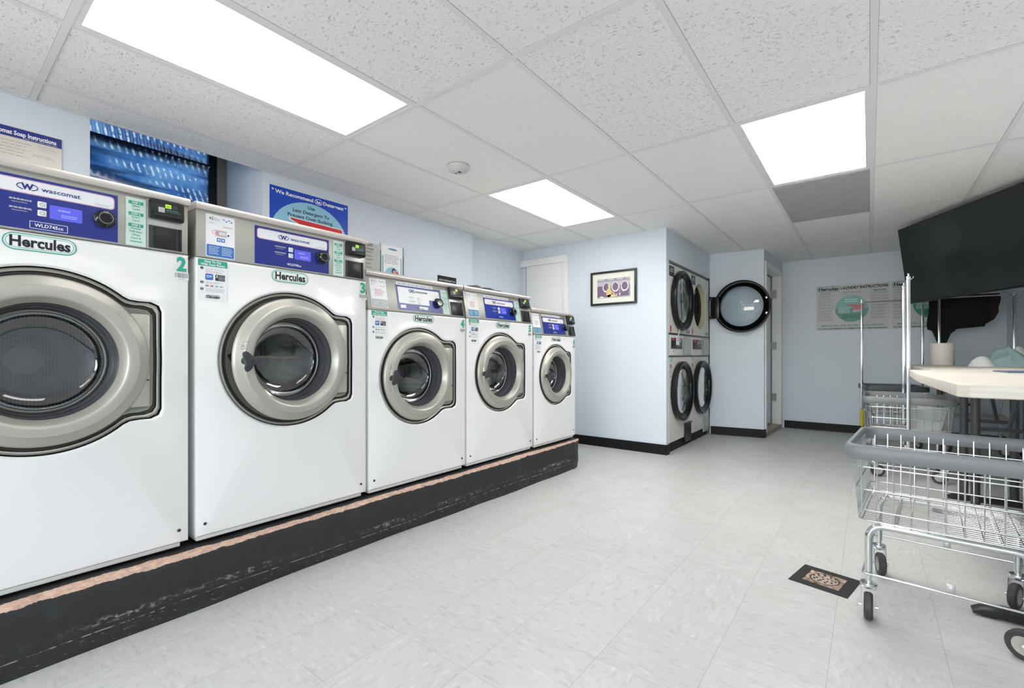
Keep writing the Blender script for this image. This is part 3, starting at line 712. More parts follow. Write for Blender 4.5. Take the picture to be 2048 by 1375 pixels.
    mb.tube([(kx+.019*math.cos(a), -.0305, kz+.019*math.sin(a)) for a in [2*PI*k/24 for k in range(24)]], .0005, 'ink_light', 4, True); mb.build('knob', cp)
    # steps sticker
    sx0, sx1 = L['step']
    if num < 6:
        mb = MbM(); mb.rect(sx0, bz0-.002, sx1, bz1+.006, f, 'mint' if num < 4 else 'mint')
        lines = [('STEP 1', 1), ('Select', 0), ('Cycle', 0), ('', 0), ('STEP 2', 1), ('Insert', 0), ('Card', 0), ('', 0), ('STEP 3', 1), ('Washer', 0), ('Will Start', 0), ('When', 0), ('Card Is', 0), ('Inserted', 0)]
        hh = (bz1-bz0)/14.2; zz = bz1-.004
        for s_, hd in lines:
            zz -= hh
            if not s_: zz += hh*.5; continue
            c_ = (sx0+sx1)/2
            if hd: mb.rect(sx0+.008, zz-hh*.15, sx1-.008, zz+hh*.85, f-.0005, 'teal' if num < 4 else 'teal_light'); mb.text(s_, c_, zz+hh*.08, hh*.55, f-.0009, 'paper', bold=.03)
            else: mb.text(s_, c_, zz+hh*.08, hh*.62, f-.0005, 'teal' if num < 4 else 'teal_light', bold=.02)
        mb.build('steps_sticker', cp, 0, label='pale green sticker with three numbered steps')
    # capacity sticker
    a0, a1, c0, c1 = L['cap']; c0 -= zbrk; c1 -= zbrk
    mb = MbM(); mb.rrect(a0, c0, a1, c1, f, .004, 'paper'); hh = c1-c0; ww = a1-a0
    mb.text({2: '45', 3: '45', 4: '30', 5: '30', 6: '18'}[num], a0+ww*.10, c1-hh*.13, hh*.075, f-.0005, 'ink_grey' if num > 3 else 'ink', 'l'); mb.text('lbs', a0+ww*.29, c1-hh*.13, hh*.075, f-.0005, 'ink_light', 'l')
    for k in range(4): mb.rect(a0+ww*(.58+.09*k), c1-hh*(.09+.035*(k % 2)), a0+ww*(.64+.09*k), c1-hh*(.065+.035*(k % 2)), f-.0005, 'sticker_blue')
    mb.dashes(a0+ww*.1, a0+ww*.3, c1-hh*.22, c1-hh*.18, 2, f-.0005, 'ink_light', .4, 1, .8); mb.dashes(a0+ww*.6, a1-ww*.08, c1-hh*.27, c1-hh*.23, 1, f-.0005, 'pink', .5, 1, .95)
    if num < 4:
        mb.ell(a0+ww*.27, c1-hh*.41, ww*.07, ww*.07, f-.0005, 'pink'); mb.ell(a0+ww*.27, c1-hh*.41, ww*.05, ww*.05, f-.0009, 'paper'); mb.rect(a0+ww*.34, c1-hh*.47, a0+ww*.70, c1-hh*.37, f-.0005, 'pink'); mb.rect(a0+ww*.44, c1-hh*.455, a0+ww*.68, c1-hh*.385, f-.0009, 'mint')
        mb.rect(a0+ww*.30, c1-hh*.36, a0+ww*.72, c1-hh*.35, f-.0009, 'ink_grey'); mb.rect(a0+ww*.30, c1-hh*.49, a0+ww*.72, c1-hh*.48, f-.0009, 'ink_grey'); mb.rect(a0+ww*.74, c1-hh*.46, a0+ww*.8, c1-hh*.42, f-.0009, 'ink')
        for k in range(2): mb.rect(a0+ww*(.37+.15*k), c1-hh*.62, a0+ww*(.50+.15*k), c1-hh*.53, f-.0005, 'sticker_blue'); mb.ell(a0+ww*(.435+.15*k), c1-hh*.575, ww*.035, ww*.035, f-.0009, 'paper')
    else: mb.dashes(a0+ww*.25, a1-ww*.15, c0+hh*.40, c0+hh*.65, 6, f-.0005, 'pink' if num != 6 else 'ink_light', .5, num, .7)
    mb.rrect(a0+.003, c0+.003, a1-.003, c0+hh*.29, f-.0005, .004, 'sticker_blue' if num < 4 else ('ink_light' if num == 4 else 'sticker_blue2'))
    mb.dashes(a0+ww*.1, a0+ww*.46, c0+hh*.06, c0+hh*.26, 5, f-.0009, 'mint', .35, 2, .8); mb.dashes(a0+ww*.54, a1-ww*.07, c0+hh*.06, c0+hh*.26, 5, f-.0009, 'mint', .35, 3, .8)
    mb.build('capacity_sticker', cp, 0, label='white and blue load size sticker')
    # card reader
    r0, r1, q0, q1, q2, q3 = L['card']; q0 -= zbrk; q1 -= zbrk; q2 -= zbrk; q3 -= zbrk
    mb = MbM(); mb.box(r0-.003, f-.004, q3-.004, r1+.003, .002, q0+.004, 'galv', .002); mb.box(r0, -.028, q1, r1, 0, q0, 'black', .006)
    mb.box(r0+.01, -.034, q1+.006, r1-.008, -.026, q1+.02, 'black', .003)
    mb.box(r0+.002, -.006, q3, r1-.012, -.003, q2, 'charcoal', .001); mb.box(r0+.016, -.0075, q3+.004, r1-.022, -.0055, q2-.006, 'black', .001)
    mb.box(r1-.012, -.010, q3, r1-.004, -.003, q2, 'black', .001)
    cr = mb.build('card_reader', cp)
    mb = MbM(); mb.rect(r0+.048, q0-.026, r0+.066, q0-.012, -.0288, 'led_green'); mb.text({2: '02', 3: '03', 4: '04', 5: '05', 6: '06'}[num], r0+.057, q0-.024, .009, -.0293, 'ink', width=.012, bold=.03) if num < 4 else None
    mb.rect(r0+.07, q0-.026, r0+.086, q0-.012, -.0288, 'charcoal'); mb.rect(r0+.026, q0-.045, r0+.046, q0-.026, -.0288, 'paper_grey'); mb.dashes(r0+.05, r1-.012, q1+.026, q1+.034, 2, -.0288, 'teal', .25, 1, .95)
    mb.dashes(r0+.052, r0+.09, q0-.036, q0-.030, 1, -.0288, 'ink_grey', .4, 1, .95)
    mb.build('reader_display', cp, 0)
    # top cover with rounded nose
    nose = [(-.012, ztop-.030), (-.016, ztop-.024), (-.018, ztop-.016), (-.014, ztop-.007), (-.006, ztop-.002), (.006, ztop)]
    off = lean*(hz)
    prof = [(y+off, z) for y, z in nose]+[(DP, ztop), (DP, ztop-.03)]
    mb = MB(M); mb.prism_x(prof, 0.001, wd-.001, 'steel_top'); tcov = mb.build('top_cover', t, 40)
    if num != 3:
        mb = MB(M)
        x0_, x1_ = (.04, .24) if num < 6 else (.03, .2)
        rr = []
        for k, (ins, zz) in enumerate(((0, 0), (.004, .010), (.02, .017), (.05, .02))):
            rr.append([(x0_+ins, off+.06+ins, ztop+zz), (x1_-ins, off+.06+ins, ztop+zz), (x1_-ins, off+.34-ins, ztop+zz), (x0_+ins, off+.34-ins, ztop+zz)])
        mb.loft(rr, 'steel_top', True, None, 'steel_top'); mb.build('soap_lid', t, 50)
    # rear box of the control housing
    mb = MB(M); mb.box(.006, .18, zbrk, wd-.006, DP-.002, ztop-.03, 'recess_silver'); mb.build('rear_housing', t, 0)
    # badges on the cabinet
    mb = MB(M); hx_, hz_, hw, hh = L['herc']; hercules(mb, hx_, hz_, hw, hh, -.0015); mb.build('brand_badge', t, 0, label='oval green and black name badge')
    mb = MB(M); nx, nz, nh = L['num']; mb.text(str(num), nx, nz, nh, -.0015, 'teal', bold=.045, width=nh*.62); mb.build('machine_number', t, 0, label='green number')
    mb = MB(M); x = nx-.022; rn = random.Random(num); mb.rect(nx-.024, nz-.036, nx+.024, nz-.008, -.0010, 'paper')
    while x < nx+.02: wv = rn.choice((.001, .0018, .0026)); mb.rect(x, nz-.028, x+wv, nz-.010, -.0016, 'ink_grey'); x += wv+rn.choice((.001, .002))
    mb.text('%d81%d42' % (2+num % 2, num), nx, nz-.035, .005, -.0016, 'ink_grey'); mb.build('barcode_sticker', t, 0)
    if num > 2 or True:
        px0, px1, pz1_, pz0_ = L['pay']; W_ = px1-px0; y = -.0012
        mb = MB(M); mb.rrect(px0, pz0_, px1, pz1_-.001, y, .003, 'paper')
        hb_ = (pz1_-pz0_)*.165; mb.rect(px0, pz1_-hb_, px1, pz1_-.001, y-.0005, 'teal')
        mb.text('How To Pay', (px0+px1)/2, pz1_-hb_*.45, hb_*.32, y-.001, 'paper', bold=.03); mb.text('With Your Phone', (px0+px1)/2, pz1_-hb_*.88, hb_*.32, y-.001, 'paper', bold=.03)
        Ht = pz1_-pz0_
        for k, zz in enumerate((.22, .565, .73)):
            mb.ell(px0+W_*.13, pz1_-Ht*zz, W_*.055, W_*.055, y-.0005, 'ink', 16); mb.text(str(k+1), px0+W_*.13, pz1_-Ht*zz-W_*.03, W_*.065, y-.001, 'paper', bold=.02)
        mb.dashes(px0+W_*.25, px1-W_*.05, pz1_-Ht*.30, pz1_-Ht*.20, 3, y-.0005, 'ink_light', .3, 1, .8); mb.dashes(px0+W_*.25, px1-W_*.12, pz1_-Ht*.325, pz1_-Ht*.30, 1, y-.0005, 'pink', .5, 1, .9)
        mb.rrect(px0+W_*.24, pz1_-Ht*.50, px0+W_*.51, pz1_-Ht*.345, y-.0005, W_*.05, 'sticker_blue'); mb.ell(px0+W_*.33, pz1_-Ht*.415, W_*.05, W_*.05, y-.001, 'paper', 14); mb.ell(px0+W_*.43, pz1_-Ht*.41, W_*.035, W_*.035, y-.001, 'mint', 14); mb.ell(px0+W_*.33, pz1_-Ht*.415, W_*.025, W_*.025, y-.0015, 'navy', 14)
        mb.rect(px0+W_*.58, pz1_-Ht*.42, px0+W_*.92, pz1_-Ht*.35, y-.0005, 'ink'); mb.rect(px0+W_*.58, pz1_-Ht*.50, px0+W_*.92, pz1_-Ht*.43, y-.0005, 'ink')
        mb.ell(px0+W_*.64, pz1_-Ht*.385, W_*.03, W_*.03, y-.001, 'paper', 10); mb.dashes(px0+W_*.7, px0+W_*.9, pz1_-Ht*.405, pz1_-Ht*.365, 1, y-.001, 'ink_light', .5, 1, .95); mb.dashes(px0+W_*.7, px0+W_*.9, pz1_-Ht*.485, pz1_-Ht*.445, 1, y-.001, 'ink_light', .5, 1, .95)
        mb.dashes(px0+W_*.25, px1-W_*.1, pz1_-Ht*.595, pz1_-Ht*.54, 2, y-.0005, 'ink_light', .35, 5, .7)
        for k, c_ in enumerate(('ink_grey', 'red_dull', 'teal_light', 'ink_light')): mb.rect(px0+W_*(.25+.16*k), pz1_-Ht*.665, px0+W_*(.36+.16*k), pz1_-Ht*.625, y-.0005, c_)
        mb.dashes(px0+W_*.25, px1-W_*.05, pz1_-Ht*.80, pz1_-Ht*.70, 3, y-.0005, 'ink_light', .35, 6, .75)
        hercules(mb, px0+W_*.5, pz0_+Ht*.09, W_*.5, Ht*.085, y-.0005, True); mb.build('payment_sticker', t, 0, label='white and green sticker on paying by phone')
    return t
big = dict(blue=(.229, .582, 1.403, 1.571), knob=(.545, 1.478), step=(.604, .664), cap=(.039, .148, 1.402, 1.577), card=(.669, .780, 1.582, 1.513, 1.488, 1.402), herc=(.386, 1.360, .172, .054), num=(.776, 1.329, .053), pay=(.010, .117, 1.388, 1.222))
med = dict(blue=(.205, .555, 1.260, 1.408), knob=(.523, 1.325), step=(.563, .618), cap=(.028, .138, 1.260, 1.424), card=(.625, .742, 1.440, 1.365, 1.345, 1.255), herc=(.389, 1.215, .165, .046), num=(.728, 1.180, .053), pay=(.017, .120, 1.241, 1.080))
sml = dict(blue=(.155, .505, 1.174, 1.322), knob=(.505, 1.240), step=(.5, .54), cap=(.012, .118, 1.175, 1.338), card=(.545, .662, 1.350, 1.275, 1.255, 1.170), herc=(.33, 1.128, .150, .044), num=(.635, 1.092, .050), pay=(.012, .105, 1.156, 1.010))
two = dict(big); two['pay'] = (.004, .11, 1.388, 1.222)
WB = dict(zbrk=1.392, ztop=1.618, cx=.392, cz=.978, R=.308, br=.318, hb=.218, Rd=.280, Ro=.208, lean=0)
washer(2, -.132, .803, L=two, opn=0, label='white front load washer marked 2, nearest and leftmost, closed door cut by the frame', **WB)
washer(3, .690, .800, L=big, opn=math.radians(4.5), knob_rot=math.radians(-8), label='white front load washer marked 3, second from the left, its round door slightly ajar', **WB)
WM = dict(zbrk=1.243, ztop=1.468, cx=.355, cz=.872, R=.287, br=.31, hb=.215, Rd=.264, Ro=.197, lean=.2)
washer(4, 1.502, .758, L=med, knob_rot=math.radians(15), overlay=True, label='white washer marked 4 with a white paper sheet over its blue controls', **WM)
w5 = dict(WM); w5['cx'] = .362; w5['br'] = .30
washer(5, 2.272, .772, L=med, knob_rot=math.radians(30), overlay=True, label='white washer marked 5 with a black bundle lying on its top', **w5)
washer(6, 3.060, .662, zbrk=1.158, ztop=1.380, cx=.325, cz=.828, R=.258, br=.252, hb=.196, Rd=.236, Ro=.172, lean=.2, L=sml, knob_rot=math.radians(10), overlay=True,
       label='small white washer marked 6 at the far end of the row by the curb end')
# laundry showing inside washer 6
mb = MB(); V = []; F = []; n = 28
for i in range(n+1):
    for j in range(n+1):
        u_, v_ = i/n*2-1, j/n*2-1; r = math.hypot(u_, v_); h = max(0, 1-r*r)
        nz = noise.noise(Vector((u_*2.5, v_*2.5, 3)))+.5*noise.noise(Vector((u_*6, v_*6, 9)))
        V.append((-2.42+u_*.12, 3.385+v_*.11, .672+h*(.13+.05*nz)))
for i in range(n):
    for j in range(n): a = i*(n+1)+j; F.append((a, a+1, a+n+2, a+n+1))
mb.add(V, F, 'cloth_white'); mb.face([(-2.54, 3.275, .671), (-2.30, 3.275, .671), (-2.30, 3.495, .671), (-2.54, 3.495, .671)], 'cloth_white'); o = mb.build('laundry_pile', None, 60); tag(o, 'white laundry seen through the round glass of washer 6', 'laundry')

# ---------------- things on the left wall ----------------
def onwall(x, name, label, cat, y0, y1, z0, z1, fn, group=None, rz=PI/2, d=.004, backing='paper', y_wall=None):
    """flat thing on a wall facing +x; local x runs along +y"""
    t = thing(name, label, cat, (x, (y0+y1)/2, z0), rz, group)
    M = Matrix.Translation((-(y0+y1)/2, 0, -z0)); mb = MB(M); mb.box(y0, -d, z0, y1, 0, z1, backing); mb.build('sheet', t, 0)
    mb = MB(M); fn(mb, -d-.0006); mb.build('print', t, 0); return t
def f1(mb, y):
    mb.rect(.185, 2.057, .467, 2.105, y, 'navy'); mb.text('Wascomat Soap Instructions', .198, 2.07, .021, y-.0006, 'paper', 'l', width=.249, bold=.03)
    mb.dashes(.33, .45, 2.059, 2.066, 1, y-.0006, 'ink_light', .4, 2, .95)
    mb.dashes(.2, .36, 1.965, 2.045, 5, y, 'ink_grey', .14, 2, .8); mb.dashes(.38, .45, 2.02, 2.05, 3, y, 'ink_grey', .15, 3, .8); mb.dashes(.36, .44, 1.985, 2.0, 2, y, 'ink_grey', .25, 4, .8)
    mb.rrect(.20, 1.93, .35, 1.952, y, .01, 'mat_board'); mb.dashes(.2, .45, 1.75, 1.9, 8, y, 'ink_grey', .15, 7, .8)
onwall(-3.3, 'instruction_sign', 'glossy cream soap instruction sign with a navy heading, left of the window', 'sign', .185, .467, 1.66, 2.108, f1, backing='paper_cream')
def f2(mb, y):
    mb.rect(1.51, 1.58, 2.12, 2.185, y, 'poster_blue'); mb.ell(1.815, 1.86, .30, .262, y-.0005, 'poster_sky', 48)
    mb.text('" We Recommend', 1.525, 2.137, .026, y-.001, 'paper', 'l', width=.305, bold=.035); mb.text('Detergent "', 2.105, 2.137, .026, y-.001, 'paper', 'r', width=.195, bold=.035)
    mb.ell(1.872, 2.149, .031, .023, y-.001, 'paper', 28); mb.ell(1.872, 2.149, .027, .019, y-.0014, 'poster_blue', 28); mb.text('he', 1.872, 2.138, .022, y-.0018, 'paper', width=.036, bold=.05)
    mb.text('Use', 1.815, 2.075, .026, y-.001, 'ink', width=.055, bold=.02); mb.text('Less Detergent To', 1.815, 2.036, .025, y-.001, 'ink', width=.285, bold=.02, shear=.2); mb.text('Prevent Over-Sudsing.', 1.815, 1.996, .025, y-.001, 'ink', width=.355, bold=.02)
    P = [(1.655, 1.987), (1.66, 1.975), (1.76, 1.938), (1.9, 1.925), (2.06, 1.944), (2.072, 1.965), (2.062, 1.978)]
    mb.face([(a, y-.001, b) for a, b in [(1.648, 1.991), (1.65, 1.972), (1.76, 1.932), (1.9, 1.918), (2.066, 1.937), (2.080, 1.965), (2.066, 1.984)]], 'paper'); mb.face([(a, y-.0015, b) for a, b in P], 'red')
    mb.rrect(1.65, 1.70, 1.95, 1.80, y-.001, .02, 'red'); mb.dashes(1.62, 2.0, 1.82, 1.90, 3, y-.001, 'ink', .4, 5)
onwall(-3.3, 'detergent_poster', 'bright blue detergent poster with a pale blue oval, above washer 3', 'poster', 1.51, 2.12, 1.58, 2.185, f2)
def f3(mb, y):
    mb.text('$.25', 2.30, 1.905, .022, y, 'ink', 'l', bold=.03); mb.text('Charges', 2.29, 1.875, .016, y, 'ink', 'l', bold=.02, shear=.2)
    for k in range(5): mb.dashes(2.275, 2.36, 1.845-k*.032, 1.862-k*.032, 2, y, 'ink', .4, k, .7)
onwall(-3.3, 'price_sign', 'grey price sign with black lettering, partly hidden behind washer 3', 'sign', 2.18, 2.415, 1.60, 1.93, f3, backing='paper_grey')
def f4(mb, y):
    mb.rect(2.45, 1.58, 2.655, 1.85, y, 'poster_teal'); mb.rect(2.462, 1.60, 2.645, 1.9, y-.0005, 'paper')
    mb.ell(2.56, 1.915, .05, .008, y, 'sticker_blue2'); mb.text('Hercules', 2.56, 1.893, .012, y, 'poster_teal_dark', width=.07)
    mb.dashes(2.475, 2.635, 1.785, 1.865, 6, y-.001, 'ink_grey', .35, 3, .8)
    mb.ell(2.555, 1.66, .09, .10, y-.001, 'poster_sky', 28); mb.ell(2.57, 1.725, .022, .028, y-.0015, 'ink', 16); mb.ell(2.575, 1.715, .016, .022, y-.002, 'pink', 16); mb.ell(2.605, 1.71, .015, .02, y-.002, 'red_dull', 16); mb.rect(2.53, 1.62, 2.63, 1.69, y-.0018, 'paper')
t = onwall(-3.3, 'flyer_holder', 'clear acrylic wall holder with a white and teal flyer, behind washer 4', 'sign', 2.435, 2.668, 1.55, 1.945, f4)
mb = MB(); mb.box(-.122, -.014, -.01, .122, -.001, .0, 'glass_clear', .002); mb.box(-.122, -.014, 0, -.118, -.001, .40, 'glass_clear'); mb.box(.118, -.014, 0, .122, -.001, .40, 'glass_clear'); mb.build('acrylic_rim', t)
def f5(mb, y): mb.text('KEEP DETERGENTS IN', 3.22, 1.718, .017, y, 'paper_grey', width=.22, bold=.03); mb.dashes(3.12, 3.33, 1.66, 1.70, 2, y, 'ink_grey', .4, 2, .9)
onwall(-3.3, 'notice_sign', 'small black notice with white lettering on the wall behind washers 4 and 5', 'sign', 3.093, 3.346, 1.62, 1.768, f5, backing='black_matte')
# black bundle on washer 5
mb = MB(); rr = []
def blob(mb, cx, cy, cz, rx, ry, rz, m, seed, n=20, k_=.12):
    V = []; F = []
    for j in range(n//2+1):
        th = PI*j/(n//2)
        for i in range(n):
            a = 2*PI*i/n; d = Vector((math.sin(th)*math.cos(a), math.sin(th)*math.sin(a), math.cos(th)))
            s_ = 1+k_*noise.noise(d*2.2+Vector((seed, 0, 0)))
            V.append((cx+d.x*rx*s_, cy+d.y*ry*s_, cz+max(-.999, d.z*s_)*rz))
    for j in range(n//2):
        for i in range(n): F.append((j*n+i, j*n+(i+1) % n, (j+1)*n+(i+1) % n, (j+1)*n+i))
    mb.add(V, F, m)
blob(mb, -2.63, 2.93, 1.525, .10, .105, .055, 'charcoal', 1); blob(mb, -2.62, 3.06, 1.522, .10, .10, .052, 'black_matte', 2); blob(mb, -2.60, 3.18, 1.515, .09, .09, .046, 'charcoal', 3)
zs = [v[2] for v in mb.v]; mb.v = [(x, y-.06, max(z, 1.4685)) for x, y, z in mb.v]
o = mb.build('folded_bag', None, 60); tag(o, 'dark grey lumpy bag lying on top of washer 5', 'bag')

# ---------------- picture and posters ----------------
t = thing('framed_picture', 'black framed picture of a yellow figure before round washers, on the blue wall', 'picture', (-2.166, 4.58, 1.532), 0)
M = Matrix.Translation((2.166, 0, -1.532)); x0, x1, z0, z1 = -2.43, -1.902, 1.532, 1.895
mb = MB(M); fw = .022
for r_ in ((x0, z0, x1, z0+fw), (x0, z1-fw, x1, z1), (x0, z0+fw, x0+fw, z1-fw), (x1-fw, z0+fw, x1, z1-fw)): mb.box(r_[0], -.026, r_[1], r_[2], 0, r_[3], 'frame_black', .003)
mb.build('frame', t); mb = MB(M); mb.box(x0+fw, -.010, z0+fw, x1-fw, -.002, z1-fw, 'mat_board'); mb.build('mat_board', t, 0)
mb = MB(M); y = -.0112; a0, a1, c0, c1 = -2.352, -1.975, 1.607, 1.815
mb.rect(a0, c0, a1, c1, y, 'purple'); mb.rect(a0, c0+.13, a1, c1, y-.0004, 'lilac'); mb.rect(a0, c1-.03, a1, c1-.022, y-.0008, 'ink_grey'); mb.rect(a0, c0, a1, c0+.012, y-.0004, 'ink_light')
for k, cx in enumerate((-2.245, -2.14, -2.035)):
    mb.ell(cx, c0+.112, .043, .05, y-.001, 'paper', 28); mb.ell(cx, c0+.117, .034, .042, y-.0014, 'purple', 28); mb.ell(cx, c1-.012, .02, .007, y-.001, 'ink_grey', 12)
    mb.box(cx+.048, y-.0012, c0+.012, cx+.054, y, c1-.03, 'lilac')
mb.ell(-2.215, c0+.055, .03, .05, y-.002, 'gold', 20); mb.ell(-2.21, c0+.125, .016, .022, y-.002, 'gold', 16); mb.ell(-2.185, c0+.022, .055, .016, y-.002, 'gold', 20); mb.face([(-2.20, y-.0024, c0+.07), (-2.19, y-.0024, c0+.075), (-2.14, y-.0024, c0+.045), (-2.15, y-.0024, c0+.035)], 'gold')
mb.rect(-2.32, c0+.006, -2.28, c0+.02, y-.002, 'paper'); mb.rect(-2.13, c0+.018, -2.12, c0+.038, y-.002, 'paper'); mb.rect(-2.10, c0+.03, -2.08, c0+.042, y-.002, 'paper'); mb.rect(-2.06, c0+.06, -2.045, c0+.075, y-.002, 'paper')
mb.build('print', t, 0)
def poster(x0, label, flip):
    W = .758; z0, z1 = 1.312, 1.892
    t = thing('instruction_poster', label, 'poster', (x0+W/2, YF, z0), 0, 'laundry instruction posters on the far wall')
    M = Matrix.Translation((-W/2, 0, -z0)); mb = MB(M); mb.box(0, -.003, z0, W, 0, z1, 'poster_paper'); mb.build('sheet', t, 0)
    y = -.0040; mb = MB(M)
    mb.rrect(.014, 1.815, .258, 1.888, y, .036, 'poster_teal_dark', 8); mb.rrect(.02, 1.821, .252, 1.882, y-.0005, .030, 'poster_paper', 8); mb.text('Hercules', .136, 1.834, .042, y-.001, 'ink', width=.21, bold=.04)
    mb.text('LAUNDRY INSTRUCTIONS', .268, 1.838, .034, y, 'ink', 'l', width=.475, bold=.04)
    if not flip:
        mb.ell(.305, 1.796, .022, .014, y, 'ink_grey', 20); mb.ell(.305, 1.796, .018, .010, y-.0005, 'poster_paper', 20); mb.text('he', .305, 1.789, .014, y-.001, 'ink_grey'); mb.text('Detergent', .335, 1.786, .022, y, 'ink_grey', 'l', width=.13); mb.text('Recommended', .38, 1.758, .016, y, 'ink_light', width=.19, shear=.2)
    ex, ez = (.378, 1.585) if not flip else (.378, 1.60)
    mb.ell(ex, ez, .174, .172, y-.0002, 'paper_grey', 48); mb.ell(ex, ez, .170, .168, y-.0006, 'poster_teal', 48); mb.ell(ex, ez, .170, .168, y-.0008, 'poster_teal_dark', 24, PI, 2*PI)
    mb.face([(ex+a, y-.0012, ez+b) for a, b in ((-.09, .055), (.145, .055), (.13, .0), (.115, -.02), (.03, -.02), (.0, .03))], 'red_dull'); mb.rect(ex+.01, ez-.045, ex+.12, ez-.018, y-.0016, 'poster_paper'); mb.text('LOAD', ex+.065, ez-.04, .014, y-.002, 'red_dull')
    mb.dashes(ex-.07, ex+.07, ez+.08, ez+.13, 2, y-.0012, 'mint', .35, 3, .9); mb.dashes(ex-.14, ex-.01, ez-.055, ez+.01, 4, y-.0012, 'mint', .4, 4, .8); mb.dashes(ex-.10, ex+.10, ez-.13, ez-.07, 3, y-.0012, 'ink', .35, 5, .9)
    mb.text('BEFORE WASHING' if not flip else 'DRYING', .10, 1.787, .012, y, 'poster_teal_dark', width=.12, bold=.03); mb.rect(.60, 1.795, .72, 1.812, y, 'poster_teal_dark'); mb.text('WASHING', .66, 1.799, .010, y-.0005, 'poster_paper')
    zz = 1.775
    for k in range(9):
        mb.dashes(.026, .20, zz-.03, zz, 2, y, 'ink_grey', .38, k+2, .75); mb.dashes(.575, .745, zz-.018, zz+.012, 2, y, 'ink_grey', .38, k+20, .75); zz -= .0385
    mb.text('(800) 526-5760 \u2022 (516) 822-9300 \u2022 Fax (516) 822-9543', W/2, 1.362, .022, y, 'poster_teal_dark', width=.64, bold=.02)
    mb.text('For Service and Refunds: service@hercnet.com \u2022 www.hercnet.com', W/2, 1.328, .019, y, 'ink', width=.70, bold=.03)
    mb.build('print', t, 0); return t
poster(-.559, 'grey laundry instructions poster with a teal circle, left of the two on the far wall', False)
poster(.205, 'laundry instructions poster mostly hidden behind the television and chrome poles', True)

